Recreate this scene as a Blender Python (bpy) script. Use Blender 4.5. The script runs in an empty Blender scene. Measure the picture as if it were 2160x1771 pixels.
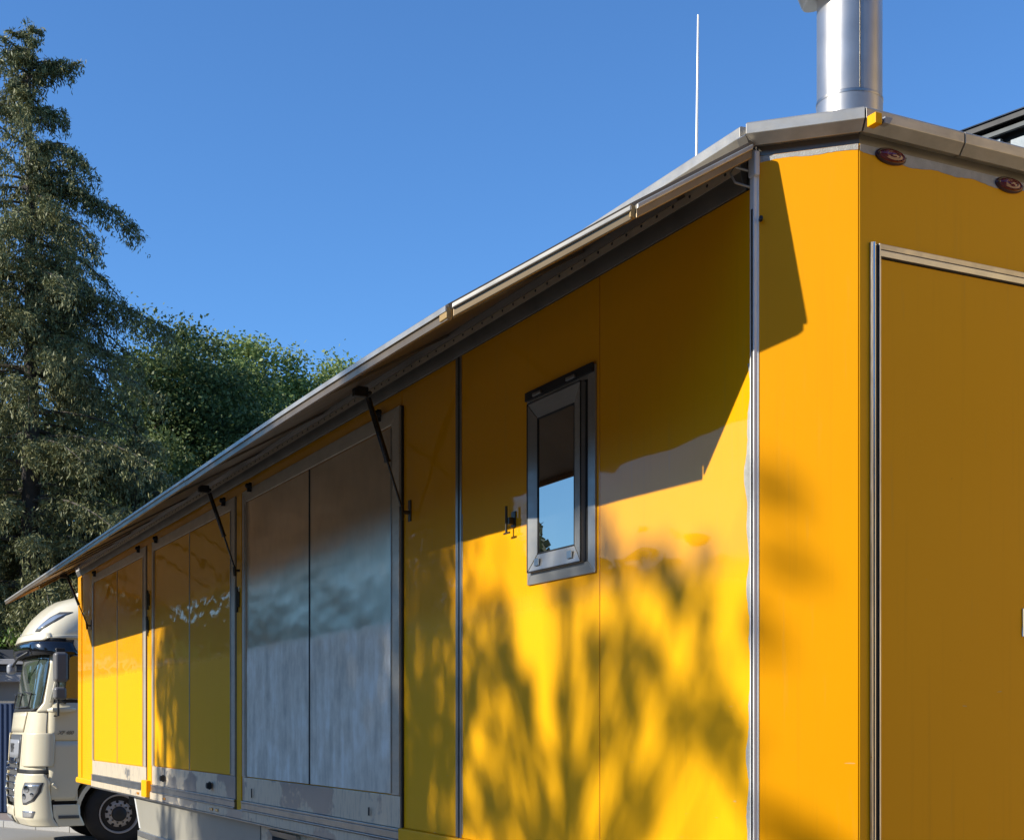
import bpy, bmesh, math, random
import numpy as np
from mathutils import Vector, Matrix

sc = bpy.context.scene
R = math.radians
E = 1.85                      # eye height; heights h below are given relative to the eye, z = h + E

# ------------------------------------------------------------------ camera
cam = bpy.data.cameras.new('camera'); cam_o = bpy.data.objects.new('camera', cam)
sc.collection.objects.link(cam_o); sc.camera = cam_o
cam_o.location = (0, 0, E); cam_o.rotation_euler = (R(90), 0, R(-26.6))
cam.sensor_fit = 'HORIZONTAL'; cam.sensor_width = 36; cam.lens = 48.47
cam.shift_y = 0.2984; cam.shift_x = 0.0
cam.clip_start = 0.05; cam.clip_end = 2000

# ------------------------------------------------------------------ light
SUN = Vector((-1, .13, .51)).normalized()
w = bpy.data.worlds.new('World'); sc.world = w; w.use_nodes = True
nt = w.node_tree; bg = nt.nodes['Background']
sky = nt.nodes.new('ShaderNodeTexSky'); sky.sky_type = 'NISHITA'; sky.sun_disc = False
sky.sun_elevation = math.asin(SUN.z); sky.sun_rotation = math.atan2(SUN.x, SUN.y)
sky.air_density = 1.0; sky.dust_density = 0.2; sky.ozone_density = 4.0; sky.altitude = 200
tint = nt.nodes.new('ShaderNodeMix'); tint.data_type = 'RGBA'; tint.blend_type = 'MULTIPLY'; tint.inputs[0].default_value = 1
tint.inputs[7].default_value = (.64, .96, 1.24, 1)
nt.links.new(sky.outputs[0], tint.inputs[6]); nt.links.new(tint.outputs[2], bg.inputs[0]); bg.inputs[1].default_value = 0.128
sl = bpy.data.lights.new('sun', 'SUN'); sl.energy = 5.0; sl.angle = R(0.55); sl.color = (1.0, .945, .83)
so = bpy.data.objects.new('sun', sl); sc.collection.objects.link(so)
so.location = (-20, 0, 30); so.rotation_euler = SUN.to_track_quat('Z', 'Y').to_euler()
sc.view_settings.view_transform = 'Standard'; sc.view_settings.look = 'None'
sc.view_settings.exposure = 0.42; sc.view_settings.gamma = 1
sc.view_settings.use_curve_mapping = False

# ------------------------------------------------------------------ helpers
def tag(o, label=None, cat=None, group=None, kind=None):
    for k, v in (('label', label), ('category', cat), ('group', group), ('kind', kind)):
        if v: o[k] = v
    return o
def link(o, parent=None):
    sc.collection.objects.link(o)
    if parent is not None: o.parent = parent
    return o
def root(o):
    while o.parent is not None: o = o.parent
    return o
def empty(name, loc, rz=0):
    o = bpy.data.objects.new(name, None); o.location = loc; o.rotation_euler = (0, 0, rz)
    o.empty_display_size = .2
    return link(o)

class MB:
    """collects polygons; vertices are in the frame of the thing (or world for things at rotation 0)"""
    def __init__(s): s.v = []; s.f = []
    def poly(s, pts):
        n = len(s.v); s.v += [tuple(p) for p in pts]; s.f.append(list(range(n, n+len(pts)))); return s
    def box(s, x0, x1, y0, y1, z0, z1):
        x0, x1 = sorted((x0, x1)); y0, y1 = sorted((y0, y1)); z0, z1 = sorted((z0, z1))
        n = len(s.v)
        s.v += [(x, y, z) for z in (z0, z1) for y in (y0, y1) for x in (x0, x1)]
        s.f += [[n+i for i in q] for q in ((0,2,3,1),(4,5,7,6),(0,1,5,4),(2,6,7,3),(0,4,6,2),(1,3,7,5))]
        return s
    def prism(s, pts, d):
        """closed solid: polygon pts (3-D, planar) extruded by vector d"""
        n = len(s.v); m = len(pts); d = Vector(d)
        s.v += [tuple(p) for p in pts] + [tuple(Vector(p)+d) for p in pts]
        s.f.append([n+i for i in range(m)][::-1]); s.f.append([n+m+i for i in range(m)])
        for i in range(m): j = (i+1) % m; s.f.append([n+i, n+j, n+m+j, n+m+i])
        return s
    def tube(s, pts, r, seg=10, caps=True):
        pts = [Vector(p) for p in pts]; n0 = len(s.v); k = len(pts)
        rr = r if isinstance(r, (list, tuple)) else [r]*k
        for i, p in enumerate(pts):
            t = (pts[min(i+1, k-1)]-pts[max(i-1, 0)]).normalized()
            a = t.cross(Vector((0, 0, 1)) if abs(t.z) < .9 else Vector((1, 0, 0))).normalized(); b = t.cross(a)
            for j in range(seg):
                an = 2*math.pi*j/seg; s.v.append(tuple(p+(a*math.cos(an)+b*math.sin(an))*rr[i]))
        for i in range(k-1):
            for j in range(seg):
                q = (j+1) % seg; s.f.append([n0+i*seg+j, n0+i*seg+q, n0+(i+1)*seg+q, n0+(i+1)*seg+j])
        if caps:
            s.f.append([n0+j for j in range(seg)][::-1]); s.f.append([n0+(k-1)*seg+j for j in range(seg)])
        return s
    def lathe(s, c, ax, prof, seg=32):
        """prof: list of (distance along axis, radius)"""
        return s.tube([Vector(c)+Vector(ax).normalized()*d for d, r in prof] if False else s._lp(c, ax, prof), [r for d, r in prof], seg, True) if False else s._lathe(c, ax, prof, seg)
    def _lathe(s, c, ax, prof, seg):
        c = Vector(c); t = Vector(ax).normalized()
        a = t.cross(Vector((0, 0, 1)) if abs(t.z) < .9 else Vector((1, 0, 0))).normalized(); b = t.cross(a)
        n0 = len(s.v)
        for d, r in prof:
            for j in range(seg):
                an = 2*math.pi*j/seg; s.v.append(tuple(c+t*d+(a*math.cos(an)+b*math.sin(an))*max(r, 1e-4)))
        for i in range(len(prof)-1):
            for j in range(seg):
                q = (j+1) % seg; s.f.append([n0+i*seg+j, n0+i*seg+q, n0+(i+1)*seg+q, n0+(i+1)*seg+j])
        s.f.append([n0+j for j in range(seg)][::-1]); s.f.append([n0+(len(prof)-1)*seg+j for j in range(seg)])
        return s
    def build(s, name, mat, parent=None, bevel=0, smooth=False, solid=0, seg=2):
        me = bpy.data.meshes.new(name)
        off = Vector((0, 0, 0))
        if parent is not None:
            rt = root(parent)
            if rt.type == 'EMPTY' and not rt.get('local'): off = Vector(rt.location)
        me.from_pydata([tuple(Vector(p)-off) for p in s.v], [], s.f); me.validate(); me.update()
        bm = bmesh.new(); bm.from_mesh(me); bmesh.ops.recalc_face_normals(bm, faces=bm.faces) if not solid else None
        bm.to_mesh(me); bm.free()
        me.materials.append(mat)
        if smooth:
            me.polygons.foreach_set('use_smooth', [True]*len(me.polygons))
            try: me.set_sharp_from_angle(angle=R(38))
            except Exception: pass
        o = bpy.data.objects.new(name, me); link(o, parent)
        if solid:
            m = o.modifiers.new('s', 'SOLIDIFY'); m.thickness = solid; m.offset = -1
        if bevel:
            m = o.modifiers.new('b', 'BEVEL'); m.width = bevel; m.segments = seg; m.limit_method = 'ANGLE'; m.angle_limit = R(30)
            me.polygons.foreach_set('use_smooth', [True]*len(me.polygons))
            m.harden_normals = True
        return o

# ------------------------------------------------------------------ materials
def new_mat(name):
    m = bpy.data.materials.new(name); m.use_nodes = True
    return m, m.node_tree, m.node_tree.nodes['Principled BSDF']
def node(nt, t, **kw):
    n = nt.nodes.new(t)
    for k, v in kw.items():
        if k.startswith('i_'): n.inputs[int(k[2:]) if k[2:].isdigit() else k[2:]].default_value = v
        else: setattr(n, k, v)
    return n
def coords(nt, kind='Position', scale=(1, 1, 1)):
    if kind == 'Position': g = node(nt, 'ShaderNodeNewGeometry'); out = g.outputs['Position']
    else: g = node(nt, 'ShaderNodeTexCoord'); out = g.outputs['Object']
    mp = node(nt, 'ShaderNodeMapping'); mp.inputs['Scale'].default_value = scale
    nt.links.new(out, mp.inputs['Vector']); return mp.outputs[0]
def noise(nt, vec, scale, detail=4, rough=.55):
    n = node(nt, 'ShaderNodeTexNoise'); n.inputs['Scale'].default_value = scale
    n.inputs['Detail'].default_value = detail; n.inputs['Roughness'].default_value = rough
    nt.links.new(vec, n.inputs['Vector']); return n.outputs['Fac']
def ramp(nt, fac, stops):
    r = node(nt, 'ShaderNodeValToRGB'); e = r.color_ramp.elements
    while len(e) < len(stops): e.new(.5)
    for k, (p, c) in enumerate(stops):
        e[k].position = p; e[k].color = (c, c, c, 1) if not isinstance(c, tuple) else (*c, 1)
    nt.links.new(fac, r.inputs[0]); return r.outputs[0]
def bump(nt, h, strength, dist, bsdf, inp='Normal'):
    b = node(nt, 'ShaderNodeBump'); b.inputs['Strength'].default_value = strength; b.inputs['Distance'].default_value = dist
    nt.links.new(h, b.inputs['Height']); nt.links.new(b.outputs[0], bsdf.inputs[inp]); return b
def mathn(nt, op, a, b=None):
    n = node(nt, 'ShaderNodeMath', operation=op)
    for i, v in enumerate((a, b)):
        if v is None: continue
        if isinstance(v, (int, float)): n.inputs[i].default_value = v
        else: nt.links.new(v, n.inputs[i])
    return n.outputs[0]
def mix(nt, fac, a, b):
    n = node(nt, 'ShaderNodeMix', data_type='RGBA')
    for s, v in ((n.inputs[0], fac), (n.inputs[6], a), (n.inputs[7], b)):
        if isinstance(v, (int, float)): s.default_value = v
        elif isinstance(v, tuple): s.default_value = (*v, 1)
        else: nt.links.new(v, s)
    return n.outputs[2]
def plain(name, col, rough=.5, metal=0, coat=0, var=.12, vs=6, bumps=0, spec=.5):
    m, nt, b = new_mat(name)
    v = noise(nt, coords(nt, 'Object'), vs, 5)
    c2 = tuple(x*(1-var*2) for x in col)
    nt.links.new(mix(nt, v, col, c2), b.inputs['Base Color'])
    nt.links.new(mathn(nt, 'MULTIPLY_ADD', v, .15), b.inputs['Roughness'])
    r = b.inputs['Roughness'].links[0].from_node; r.inputs[2].default_value = max(rough-.07, 0)
    b.inputs['Metallic'].default_value = metal; b.inputs['Coat Weight'].default_value = coat
    b.inputs['Coat Roughness'].default_value = .05; b.inputs['Specular IOR Level'].default_value = spec
    if bumps: bump(nt, noise(nt, coords(nt, 'Object'), vs*8, 3), bumps, .01, b)
    return m

def wipe_mask(nt, soft=.065):
    """1 below the ragged line at about 2.43 m to which the trailer side has been rubbed dull, 0 above"""
    g = node(nt, 'ShaderNodeNewGeometry'); sx = node(nt, 'ShaderNodeSeparateXYZ'); nt.links.new(g.outputs['Position'], sx.inputs[0])
    n1 = noise(nt, coords(nt, 'Position', (1, 5, 1)), 2.2, 6, .7)
    z = mathn(nt, 'ADD', sx.outputs['Z'], mathn(nt, 'MULTIPLY', n1, .11))
    mr = node(nt, 'ShaderNodeMapRange'); mr.inputs[1].default_value = 2.49+soft/2; mr.inputs[2].default_value = 2.49-soft/2
    nt.links.new(z, mr.inputs[0]); return mr.outputs[0]

def yellow_paint(name, col=(.84, .375, .0015), wave=.25, wipe=True, coat_rough=.035, coat=.62, soft=.065):
    m, nt, b = new_mat(name)
    p = coords(nt, 'Position')
    v = noise(nt, p, 1.3, 6); fine = noise(nt, p, 60, 3)
    base = mix(nt, v, col, (col[0]*.93, col[1]*.9, col[2]))
    streak = noise(nt, coords(nt, 'Position', (14, 14, .8)), 2, 5, .65)
    smask = ramp(nt, streak, [(.60, 0.0), (.78, .16)])
    base = mix(nt, smask, base, (.42, .30, .10))
    b.inputs['Specular IOR Level'].default_value = .08
    b.inputs['Coat Weight'].default_value = coat; b.inputs['Coat IOR'].default_value = 1.5
    if wipe:
        wm = wipe_mask(nt, soft)
        base = mix(nt, mathn(nt, 'MULTIPLY', wm, .75), base, (.90, .445, .003))
        r = mathn(nt, 'MULTIPLY_ADD', wm, .30); r.node.inputs[2].default_value = coat_rough
        nt.links.new(r, b.inputs['Coat Roughness'])
        cw = mathn(nt, 'MULTIPLY_ADD', wm, -coat*.72); cw.node.inputs[2].default_value = coat
        nt.links.new(cw, b.inputs['Coat Weight'])
    else:
        b.inputs['Coat Roughness'].default_value = coat_rough
    scr = noise(nt, coords(nt, 'Position', (7, 7, 46)), 1.6, 2, .5); area = noise(nt, coords(nt, 'Position'), .9, 3)
    sm2 = mathn(nt, 'MULTIPLY', ramp(nt, scr, [(.745, 0.0), (.77, .45)]), ramp(nt, area, [(.5, 0.0), (.6, 1.0)]))
    base = mix(nt, sm2, base, (.55, .46, .30))
    drip = noise(nt, coords(nt, 'Position', (26, 26, .7)), 1.5, 4, .6); base = mix(nt, ramp(nt, drip, [(.56, 0.0), (.8, .09)]), base, (.20, .11, .02))
    # dark specks and small chips
    sp = node(nt, 'ShaderNodeTexVoronoi'); sp.inputs['Scale'].default_value = 9; nt.links.new(p, sp.inputs['Vector'])
    spm = mathn(nt, 'LESS_THAN', sp.outputs['Distance'], .022)
    keep = mathn(nt, 'GREATER_THAN', noise(nt, p, 1.7, 2), .56)
    base = mix(nt, mathn(nt, 'MULTIPLY', spm, mathn(nt, 'MULTIPLY', keep, .7)), base, (.08, .05, .02))
    nt.links.new(base, b.inputs['Base Color'])
    rr = mathn(nt, 'MULTIPLY_ADD', fine, .15); rr.node.inputs[2].default_value = .38
    nt.links.new(rr, b.inputs['Roughness'])
    w1 = noise(nt, coords(nt, 'Position', (1, .8, 1.8)), 1.6, 2)
    bump(nt, w1, wave, .03, b, 'Coat Normal')
    return m

def alu(name, col=(.62, .61, .58), rough=.32, stretch=(1, 1, 1), wipe=False, metal=1.0, dirt=.3, wave=.06):
    m, nt, b = new_mat(name)
    p = coords(nt, 'Position', stretch)
    v = noise(nt, p, 7, 7, .65); sc_ = noise(nt, coords(nt, 'Position', (3, 3, 3)), 2, 5)
    b.inputs['Metallic'].default_value = metal
    dm = ramp(nt, sc_, [(.45, 0.0), (.72, dirt)])
    base = mix(nt, v, col, tuple(x*(.9 if wipe else .72) for x in col)); base = mix(nt, dm, base, tuple(x*.45 for x in col))
    rv_ = .1 if wipe else .3
    r0 = mathn(nt, 'MULTIPLY_ADD', v, rv_); r0.node.inputs[2].default_value = rough-rv_/2
    if wipe:
        wm = wipe_mask(nt)
        st = noise(nt, coords(nt, 'Position', (1, 2.6, .5)), 3.4, 5, .6)
        blotch = noise(nt, coords(nt, 'Position', (1, 1.1, 1.0)), 5, 6, .65)
        stc = ramp(nt, mathn(nt, 'MULTIPLY', mathn(nt, 'ADD', st, blotch), .5), [(.36, (.62, .55, .44)), (.5, (.84, .75, .60)), (.62, (.98, .92, .80))])
        base = mix(nt, wm, base, stc)
        rr = mathn(nt, 'MULTIPLY_ADD', wm, .36)
        nt.links.new(r0, rr.node.inputs[2]); r0 = rr
        mm = mathn(nt, 'MULTIPLY_ADD', wm, -.7); mm.node.inputs[2].default_value = 1
        nt.links.new(mm, b.inputs['Metallic'])
    nt.links.new(base, b.inputs['Base Color']); nt.links.new(r0, b.inputs['Roughness'])
    wv = noise(nt, coords(nt, 'Position', (1, .7, 1.6)), 1.8, 2); bump(nt, wv, wave, .05, b)
    return m

M = {}
M['yellow'] = yellow_paint('yellow_paint', soft=.14, wave=.35)
M['yellow_rear'] = yellow_paint('yellow_paint_rear', col=(.86, .41, .0015), wipe=False, coat_rough=.22, wave=.1, coat=.14)
M['yellow_corner'] = yellow_paint('yellow_paint_corner', col=(.86, .355, .001), wipe=False, coat_rough=.25, wave=.1, coat=.05)
M['yellow_hatch'] = yellow_paint('yellow_hatch_paint', col=(.86, .40, .002), wave=.5)
M['alu'] = alu('aluminium', rough=.36)
M['alu_frame'] = alu('aluminium_frame', (.72, .62, .48), .42, (1, 1, 4), metal=.4)
M['alu_gutter'] = alu('aluminium_gutter', (.56, .52, .45), .42, (2, 2, 6), dirt=.6, metal=.6)
M['alu_lip'] = alu('aluminium_lip', (.34, .30, .25), .42, (2, 1, 6), dirt=.7, metal=.7)
M['lip_tan'] = plain('lip_reflection_tan', (.34, .24, .13), .38, metal=.55, var=.35, vs=4)  # tan tone paints in the yellowish reflection on the aluminium lip
M['tan'] = plain('tan_tape', (.40, .26, .09), .5)
M['trim'] = plain('bright_trim', (.84, .83, .80), .3, metal=0, var=.08, vs=12)
def plate_mat():
    m, nt, b = new_mat('painted_reflection_plate')
    a = noise(nt, coords(nt, 'Position', (1, 1, 1.6)), .95, 5, .6); f = noise(nt, coords(nt, 'Position', (4, 4, 1)), 9, 5)
    mk = ramp(nt, a, [(.55, 0.0), (.575, 1.0)])
    c = mix(nt, mk, (.80, .68, .50), (.40, .38, .35)); c = mix(nt, ramp(nt, f, [(.5, 0.0), (.75, .5)]), c, (.34, .31, .27))  # cream and grey blotches paint in the sunlit ground the metal mirrors
    nt.links.new(c, b.inputs['Base Color']); b.inputs['Metallic'].default_value = .5
    r = mathn(nt, 'MULTIPLY_ADD', mk, -.18); r.node.inputs[2].default_value = .50; nt.links.new(r, b.inputs['Roughness'])
    bump(nt, noise(nt, coords(nt, 'Position'), 3, 2), .15, .04, b); return m
M['alu_plate'] = plate_mat()
M['alu_flap'] = alu('aluminium_flap', (.52, .49, .45), .34, (3, .6, 3), dirt=.5, wave=.1)
M['rail_dark'] = plain('weathered_rail', (.28, .26, .225), .40, metal=.6, var=.3, vs=5)
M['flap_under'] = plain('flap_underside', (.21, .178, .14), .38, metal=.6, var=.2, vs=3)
M['alu_panel'] = alu('brushed_panel', (.92, .76, .58), .30, (1, 2, .6), wipe=True, dirt=.2, wave=.30)
M['alu_window'] = alu('window_aluminium', (.50, .49, .46), .38, (1, 1, 3), metal=.65, dirt=.3)
M['steel'] = alu('stainless_steel', (.56, .53, .49), .36, (1.2, 1.2, .35), dirt=.35, wave=.02, metal=.85)
M['black'] = plain('black_rubber', (.018, .018, .018), .55)
M['blackgloss'] = plain('black_gloss', (.008, .008, .009), .12, coat=.6)
M['dark'] = plain('dark_void', (.012, .011, .010), .8)
M['chrome'] = plain('chrome', (.75, .75, .75), .12, metal=1)
M['white_gel'] = plain('white_fibreglass', (.78, .78, .76), .35)
M['sealant'] = plain('grey_sealant', (.50, .49, .45), .55, var=.25, vs=30, bumps=.3)
M['skirt'] = plain('skirt_beige', (.46, .43, .35), .42, metal=.35, var=.12, vs=1.5)
M['red'] = plain('red_lens', (.16, .006, .012), .12, coat=.8, vs=40)
M['reddark'] = plain('red_lamp_base', (.05, .004, .006), .3, coat=.4)
M['amber'] = plain('amber_reflector', (.75, .30, .02), .2, coat=.5)
M['cream'] = plain('cream_truck_paint', (.78, .70, .51), .3, coat=.45, var=.03, vs=2)
M['greyplastic'] = plain('grey_plastic', (.09, .09, .09), .5)
M['mirrorgrey'] = plain('mirror_plastic', (.15, .145, .145), .4)
M['midgrey'] = plain('mid_grey_plastic', (.34, .35, .37), .35)
M['tyre'] = plain('tyre_rubber', (.028, .023, .019), .75, var=.3, vs=9, bumps=.3)
M['rim'] = plain('wheel_steel', (.55, .48, .42), .45, metal=.15, var=.15, vs=12)
M['badge_soft'] = plain('soft_badge', (.30, .27, .20), .4)
M['badge'] = plain('badge_grey', (.10, .09, .07), .3, metal=.6)
def glass_mat(name, refl=.45, tint=(.02, .022, .022), rough=.0):
    m, nt, b = new_mat(name)
    b.inputs['Base Color'].default_value = (*tint, 1); b.inputs['Roughness'].default_value = rough+.01
    b.inputs['IOR'].default_value = 1.5
    g = node(nt, 'ShaderNodeBsdfGlossy'); g.inputs['Color'].default_value = (.98, .90, .80, 1); g.inputs['Roughness'].default_value = rough+.005
    mx = node(nt, 'ShaderNodeMixShader'); mx.inputs[0].default_value = refl
    nt.links.new(b.outputs[0], mx.inputs[1]); nt.links.new(g.outputs[0], mx.inputs[2])
    nt.links.new(mx.outputs[0], nt.nodes['Material Output'].inputs[0]); return m
M['glass'] = glass_mat('window_glass', .5)
M['truckglass'] = glass_mat('truck_glass', .22, (.07, .09, .075), .0)
M['lampglass'] = glass_mat('lamp_glass', .45, (.30, .31, .32), .12)

def leaf_mat(name, a, bcol, trans=.25):
    m = bpy.data.materials.new(name); m.use_nodes = True; nt = m.node_tree
    nt.nodes.clear(); out = node(nt, 'ShaderNodeOutputMaterial')
    g = node(nt, 'ShaderNodeNewGeometry')
    rnd = g.outputs['Random Per Island']
    n = noise(nt, coords(nt, 'Position'), .7, 3)
    f = mathn(nt, 'ADD', mathn(nt, 'MULTIPLY', rnd, .6), mathn(nt, 'MULTIPLY', n, .5))
    c = mix(nt, f, a, bcol)
    pb = node(nt, 'ShaderNodeBsdfPrincipled'); nt.links.new(c, pb.inputs['Base Color']); pb.inputs['Roughness'].default_value = .55
    pb.inputs['Specular IOR Level'].default_value = .35
    tr = node(nt, 'ShaderNodeBsdfTranslucent'); nt.links.new(c, tr.inputs[0])
    mx = node(nt, 'ShaderNodeMixShader'); mx.inputs[0].default_value = trans
    nt.links.new(pb.outputs[0], mx.inputs[1]); nt.links.new(tr.outputs[0], mx.inputs[2]); nt.links.new(mx.outputs[0], out.inputs[0])
    return m
M['needle'] = leaf_mat('spruce_needles', (.055, .082, .032), (.27, .25, .10), .12)
M['leaf_a'] = leaf_mat('maple_leaves', (.035, .075, .020), (.18, .21, .065), .25)
M['leaf_b'] = leaf_mat('light_green_leaves', (.14, .20, .05), (.32, .37, .11), .3)
M['leaf_c'] = leaf_mat('dark_green_leaves', (.022, .05, .018), (.06, .09, .03), .2)
M['hedge'] = leaf_mat('hedge_leaves', (.08, .16, .02), (.17, .27, .05), .3)
M['bark'] = plain('bark', (.085, .065, .048), .85, var=.3, vs=6, bumps=.5)
M['twig'] = plain('grey_twig', (.12, .10, .08), .85, var=.2, vs=6)

# ------------------------------------------------------------------ ground
def ground_mat(name, c1, c2, sc1=.25, fine=90, b=.35):
    m, nt, bs = new_mat(name); p = coords(nt, 'Position')
    a = noise(nt, p, sc1, 6); f = noise(nt, p, fine, 3)
    col = mix(nt, a, c1, c2); col = mix(nt, ramp(nt, f, [(.35, 0.0), (.7, .35)]), col, tuple(x*1.9 for x in c2))
    nt.links.new(col, bs.inputs['Base Color']); bs.inputs['Roughness'].default_value = .88
    bump(nt, f, b, .01, bs); return m
M['asphalt'] = ground_mat('asphalt', (.125, .115, .10), (.09, .084, .075))
M['pavers'] = ground_mat('pink_paving', (.30, .235, .20), (.24, .19, .165), .6, 40)
M['kerb'] = ground_mat('kerb_concrete', (.34, .33, .31), (.26, .25, .24), 1, 60)

g = MB(); g.poly([(-700, -700, 0), (700, -700, 0), (700, 700, 0), (-700, 700, 0)])
tag(g.build('ground', M['asphalt']), kind='structure')
M['concrete'] = ground_mat('concrete_apron', (.30, .285, .25), (.24, .225, .20), .5, 60, .2)
cp = MB(); cp.poly([(-9, 20.2, .004), (9, 20.2, .004), (9, 34, .004), (-9, 34, .004)]); tag(cp.build('concrete_apron', M['concrete']), kind='structure')
# kerb line and pavement in front of the garages (line direction kd through kp)
kp = Vector((3.4, 25.7, 0)); kd = Vector((-.44, .898, 0)).normalized(); kn = Vector((.898, .44, 0)).normalized()
a0 = kp-kd*5; a1 = kp+kd*8
p = MB(); p.prism([a0+kn*.12, a1+kn*.12, a1+kn*9, a0+kn*9], (0, 0, .12)); tag(p.build('pavement', M['pavers'], bevel=.004), kind='structure')
k = MB()
for i in range(12):
    s0 = a0+kd*(i*1.0+.005); s1 = a0+kd*(i*1.0+.995)
    k.prism([s0, s1, s1+kn*.115, s0+kn*.115], (0, 0, .125))
kb = k.build('kerb', M['kerb'], bevel=.012); tag(kb, kind='structure')

# ================================================================== TRAILER
X0 = 2.98                                        # plane of the long side
T = empty('display_trailer', (4.2, 11.2, 0))
tag(T, 'long yellow panelled trailer with open side awning, chamfered rear corner and steel chimney', 'trailer')
def tb(*a): return MB().box(*a)
WB, WT = E-.583, E+1.925                          # bottom and top of painted panels
Y_END = 18.55
# inner body that closes the volume behind the panels
body = MB(); body.prism([(3.012, 4.03, 1.13), (3.255, 3.79, 1.13), (5.2, 3.79, 1.13), (5.44, 4.03, 1.13), (5.44, 18.52, 1.13), (3.012, 18.52, 1.13)], (0, 0, 2.79))
body.build('inner_body', M['dark'], T)
th = .028
def side_panel(y0, y1, z0=WB, z1=WT, mat='yellow', x=X0):
    return tb(x, x+th, y0, y1, z0, z1).build('side_panel', M[mat], T, bevel=.0025)
side_panel(4.032, 5.1105); side_panel(5.1145, 6.565); side_panel(6.569, 7.36)
side_panel(7.364, 10.76); side_panel(10.764, 14.12); side_panel(14.124, 17.44)
side_panel(17.444, 18.246, WB-.12); side_panel(18.25, 18.548, WB-.12)
# upper cover strip above the panels, behind the hinge rail
tb(X0+.004, X0+.03, 4.03, 18.54, E+1.93, E+2.07).build('header_strip', M['alu'], T)
# chamfer and rear panels
def chamf(z0, z1, off=0, t=.028, name='corner_panel', mat='yellow_corner', a=0, b=1, bev=.003):
    A = Vector((X0, 4.01, 0)); B = Vector((3.234, 3.756, 0)); n = Vector((-1, -1, 0)).normalized()
    P = A.lerp(B, a)+n*off; Q = A.lerp(B, b)+n*off
    return MB().prism([(P.x, P.y, z0), (Q.x, Q.y, z0), (Q.x, Q.y, z1), (P.x, P.y, z1)], -n*t).build(name, M[mat], T, bevel=bev)
chamf(.9, E+2.03, a=.03, b=.996)
RY = 3.756
tb(3.236, 5.23, RY, RY+.028, .9, E+2.03).build('rear_panel', M['yellow_rear'], T, bevel=.003)
tb(5.44, 5.47, 4.03, 18.54, 1.1, E+2.03).build('far_side_panel', M['yellow_rear'], T)
tb(3.0, 5.46, 18.50, 18.545, 1.1, E+2.03).build('front_panel', M['yellow_rear'], T)
MB().prism([(5.47, 4.0, .9), (5.226, 3.757, .9), (5.226, 3.757, E+2.03), (5.47, 4.0, E+2.03)], (-.02, .02, 0)).build('corner_panel', M['yellow_rear'], T)
# recessed dark strip under the gutter on chamfer and rear
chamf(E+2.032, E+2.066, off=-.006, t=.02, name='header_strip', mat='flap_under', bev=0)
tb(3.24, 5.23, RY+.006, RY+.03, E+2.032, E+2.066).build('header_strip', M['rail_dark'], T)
# ragged bare-metal / sealant edges
random.seed(3)
def wavy(pa, pb, d, w0, amp, n, nrm, name='sealant_edge', step=1.0):
    pa = Vector(pa); pb = Vector(pb); d = Vector(d).normalized(); pts = []; f = []; ph = [random.random()*6 for _ in range(4)]
    for i in range(n+1):
        t = i/n; q = pa.lerp(pb, t); L = (pb-pa).length*t*step
        ww = w0+amp*(.5*math.sin(L*5+ph[0])+.35*math.sin(L*13+ph[1])+.3*math.sin(L*31+ph[2])+.2*(random.random()-.5)); ww = max(ww, .0025)
        pts += [q, q+d*ww]
    m = MB(); m.v = [tuple(Vector(p)+Vector(nrm)*.0015) for p in pts]
    m.f = [[2*i, 2*i+1, 2*i+3, 2*i+2] for i in range(n)]
    return m.build(name, M['sealant'], T, solid=.001)
nC = Vector((-1, -1, 0)).normalized()
wavy((X0+.012, 4.0, E+2.028), (3.232, 3.758, E+2.028), (0, 0, -1), .016, .010, 30, nC)
wavy((3.238, RY, E+2.028), (5.2, RY, E+2.028), (0, 0, -1), .030, .014, 120, (0, -1, 0))
wavy((X0, 4.034, .92), (X0, 4.034, E+1.30), (0, 1, 0), .018, .022, 140, (-1, 0, 0))
wavy((X0, 6.527, WB+.02), (X0, 6.527, E+1.1), (0, -1, 0), .004, .004, 120, (-1, 0, 0))
# vertical trim at the chamfer seam
tr = MB(); tr.box(X0-.012, X0+.01, 4.004, 4.030, .9, E+1.985); tr.build('corner_trim', M['trim'], T, bevel=.004)
chamf(.9, E+1.985, off=.003, t=.01, a=-.005, b=.035, name='corner_trim', mat='trim')
tb(X0-.016, X0-.004, 4.010, 4.016, .9, E+1.84).build('trim_gasket', M['black'], T)
tb(X0-.018, X0+.006, 3.990, 4.032, E+1.955, E+2.045).build('painted_trim_light', M['white_gel'], T, bevel=.006)  # white block paints the sunlit top end of the trim
MB().tube([(X0+.012, 3.995, E+1.80), (X0-.004, 3.972, E+1.80)], .007).build('trim_screw', M['black'], T)
# vertical joint profile between near panels
jp = MB(); jp.box(X0-.006, X0, 6.575, 6.602, WB, WT); jp.box(X0-.006, X0, 6.53, 6.549, WB, WT)
jp.build('joint_profile', M['alu'], T, bevel=.002)
tb(X0-.004, X0+.002, 6.550, 6.574, WB, WT).build('joint_line', M['black'], T)
tb(X0-.0012, X0+.004, 5.1108, 5.1142, WB, WT).build('joint_line', M['amber'], T)  # amber line paints the yellow highlight along this joint
# bottom sill under near panels
tb(X0-.03, X0+.03, 4.03, 7.35, E-.735, E-.585).build('bottom_sill', M['yellow'], T, bevel=.006)
tb(X0-.012, X0+.03, 4.03, 7.35, E-1.25, E-.74).build('lower_skirt_panel', M['yellow'], T, bevel=.004)
# far corner lower lip
tb(X0-.03, X0+.02, 17.46, 18.56, E-.735, E-.66).build('bottom_sill', M['yellow'], T, bevel=.02)
tb(X0-.012, X0, 18.22, 18.262, E-.70, E+1.9).build('far_corner_trim', M['yellow'], T, bevel=.004)

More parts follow.
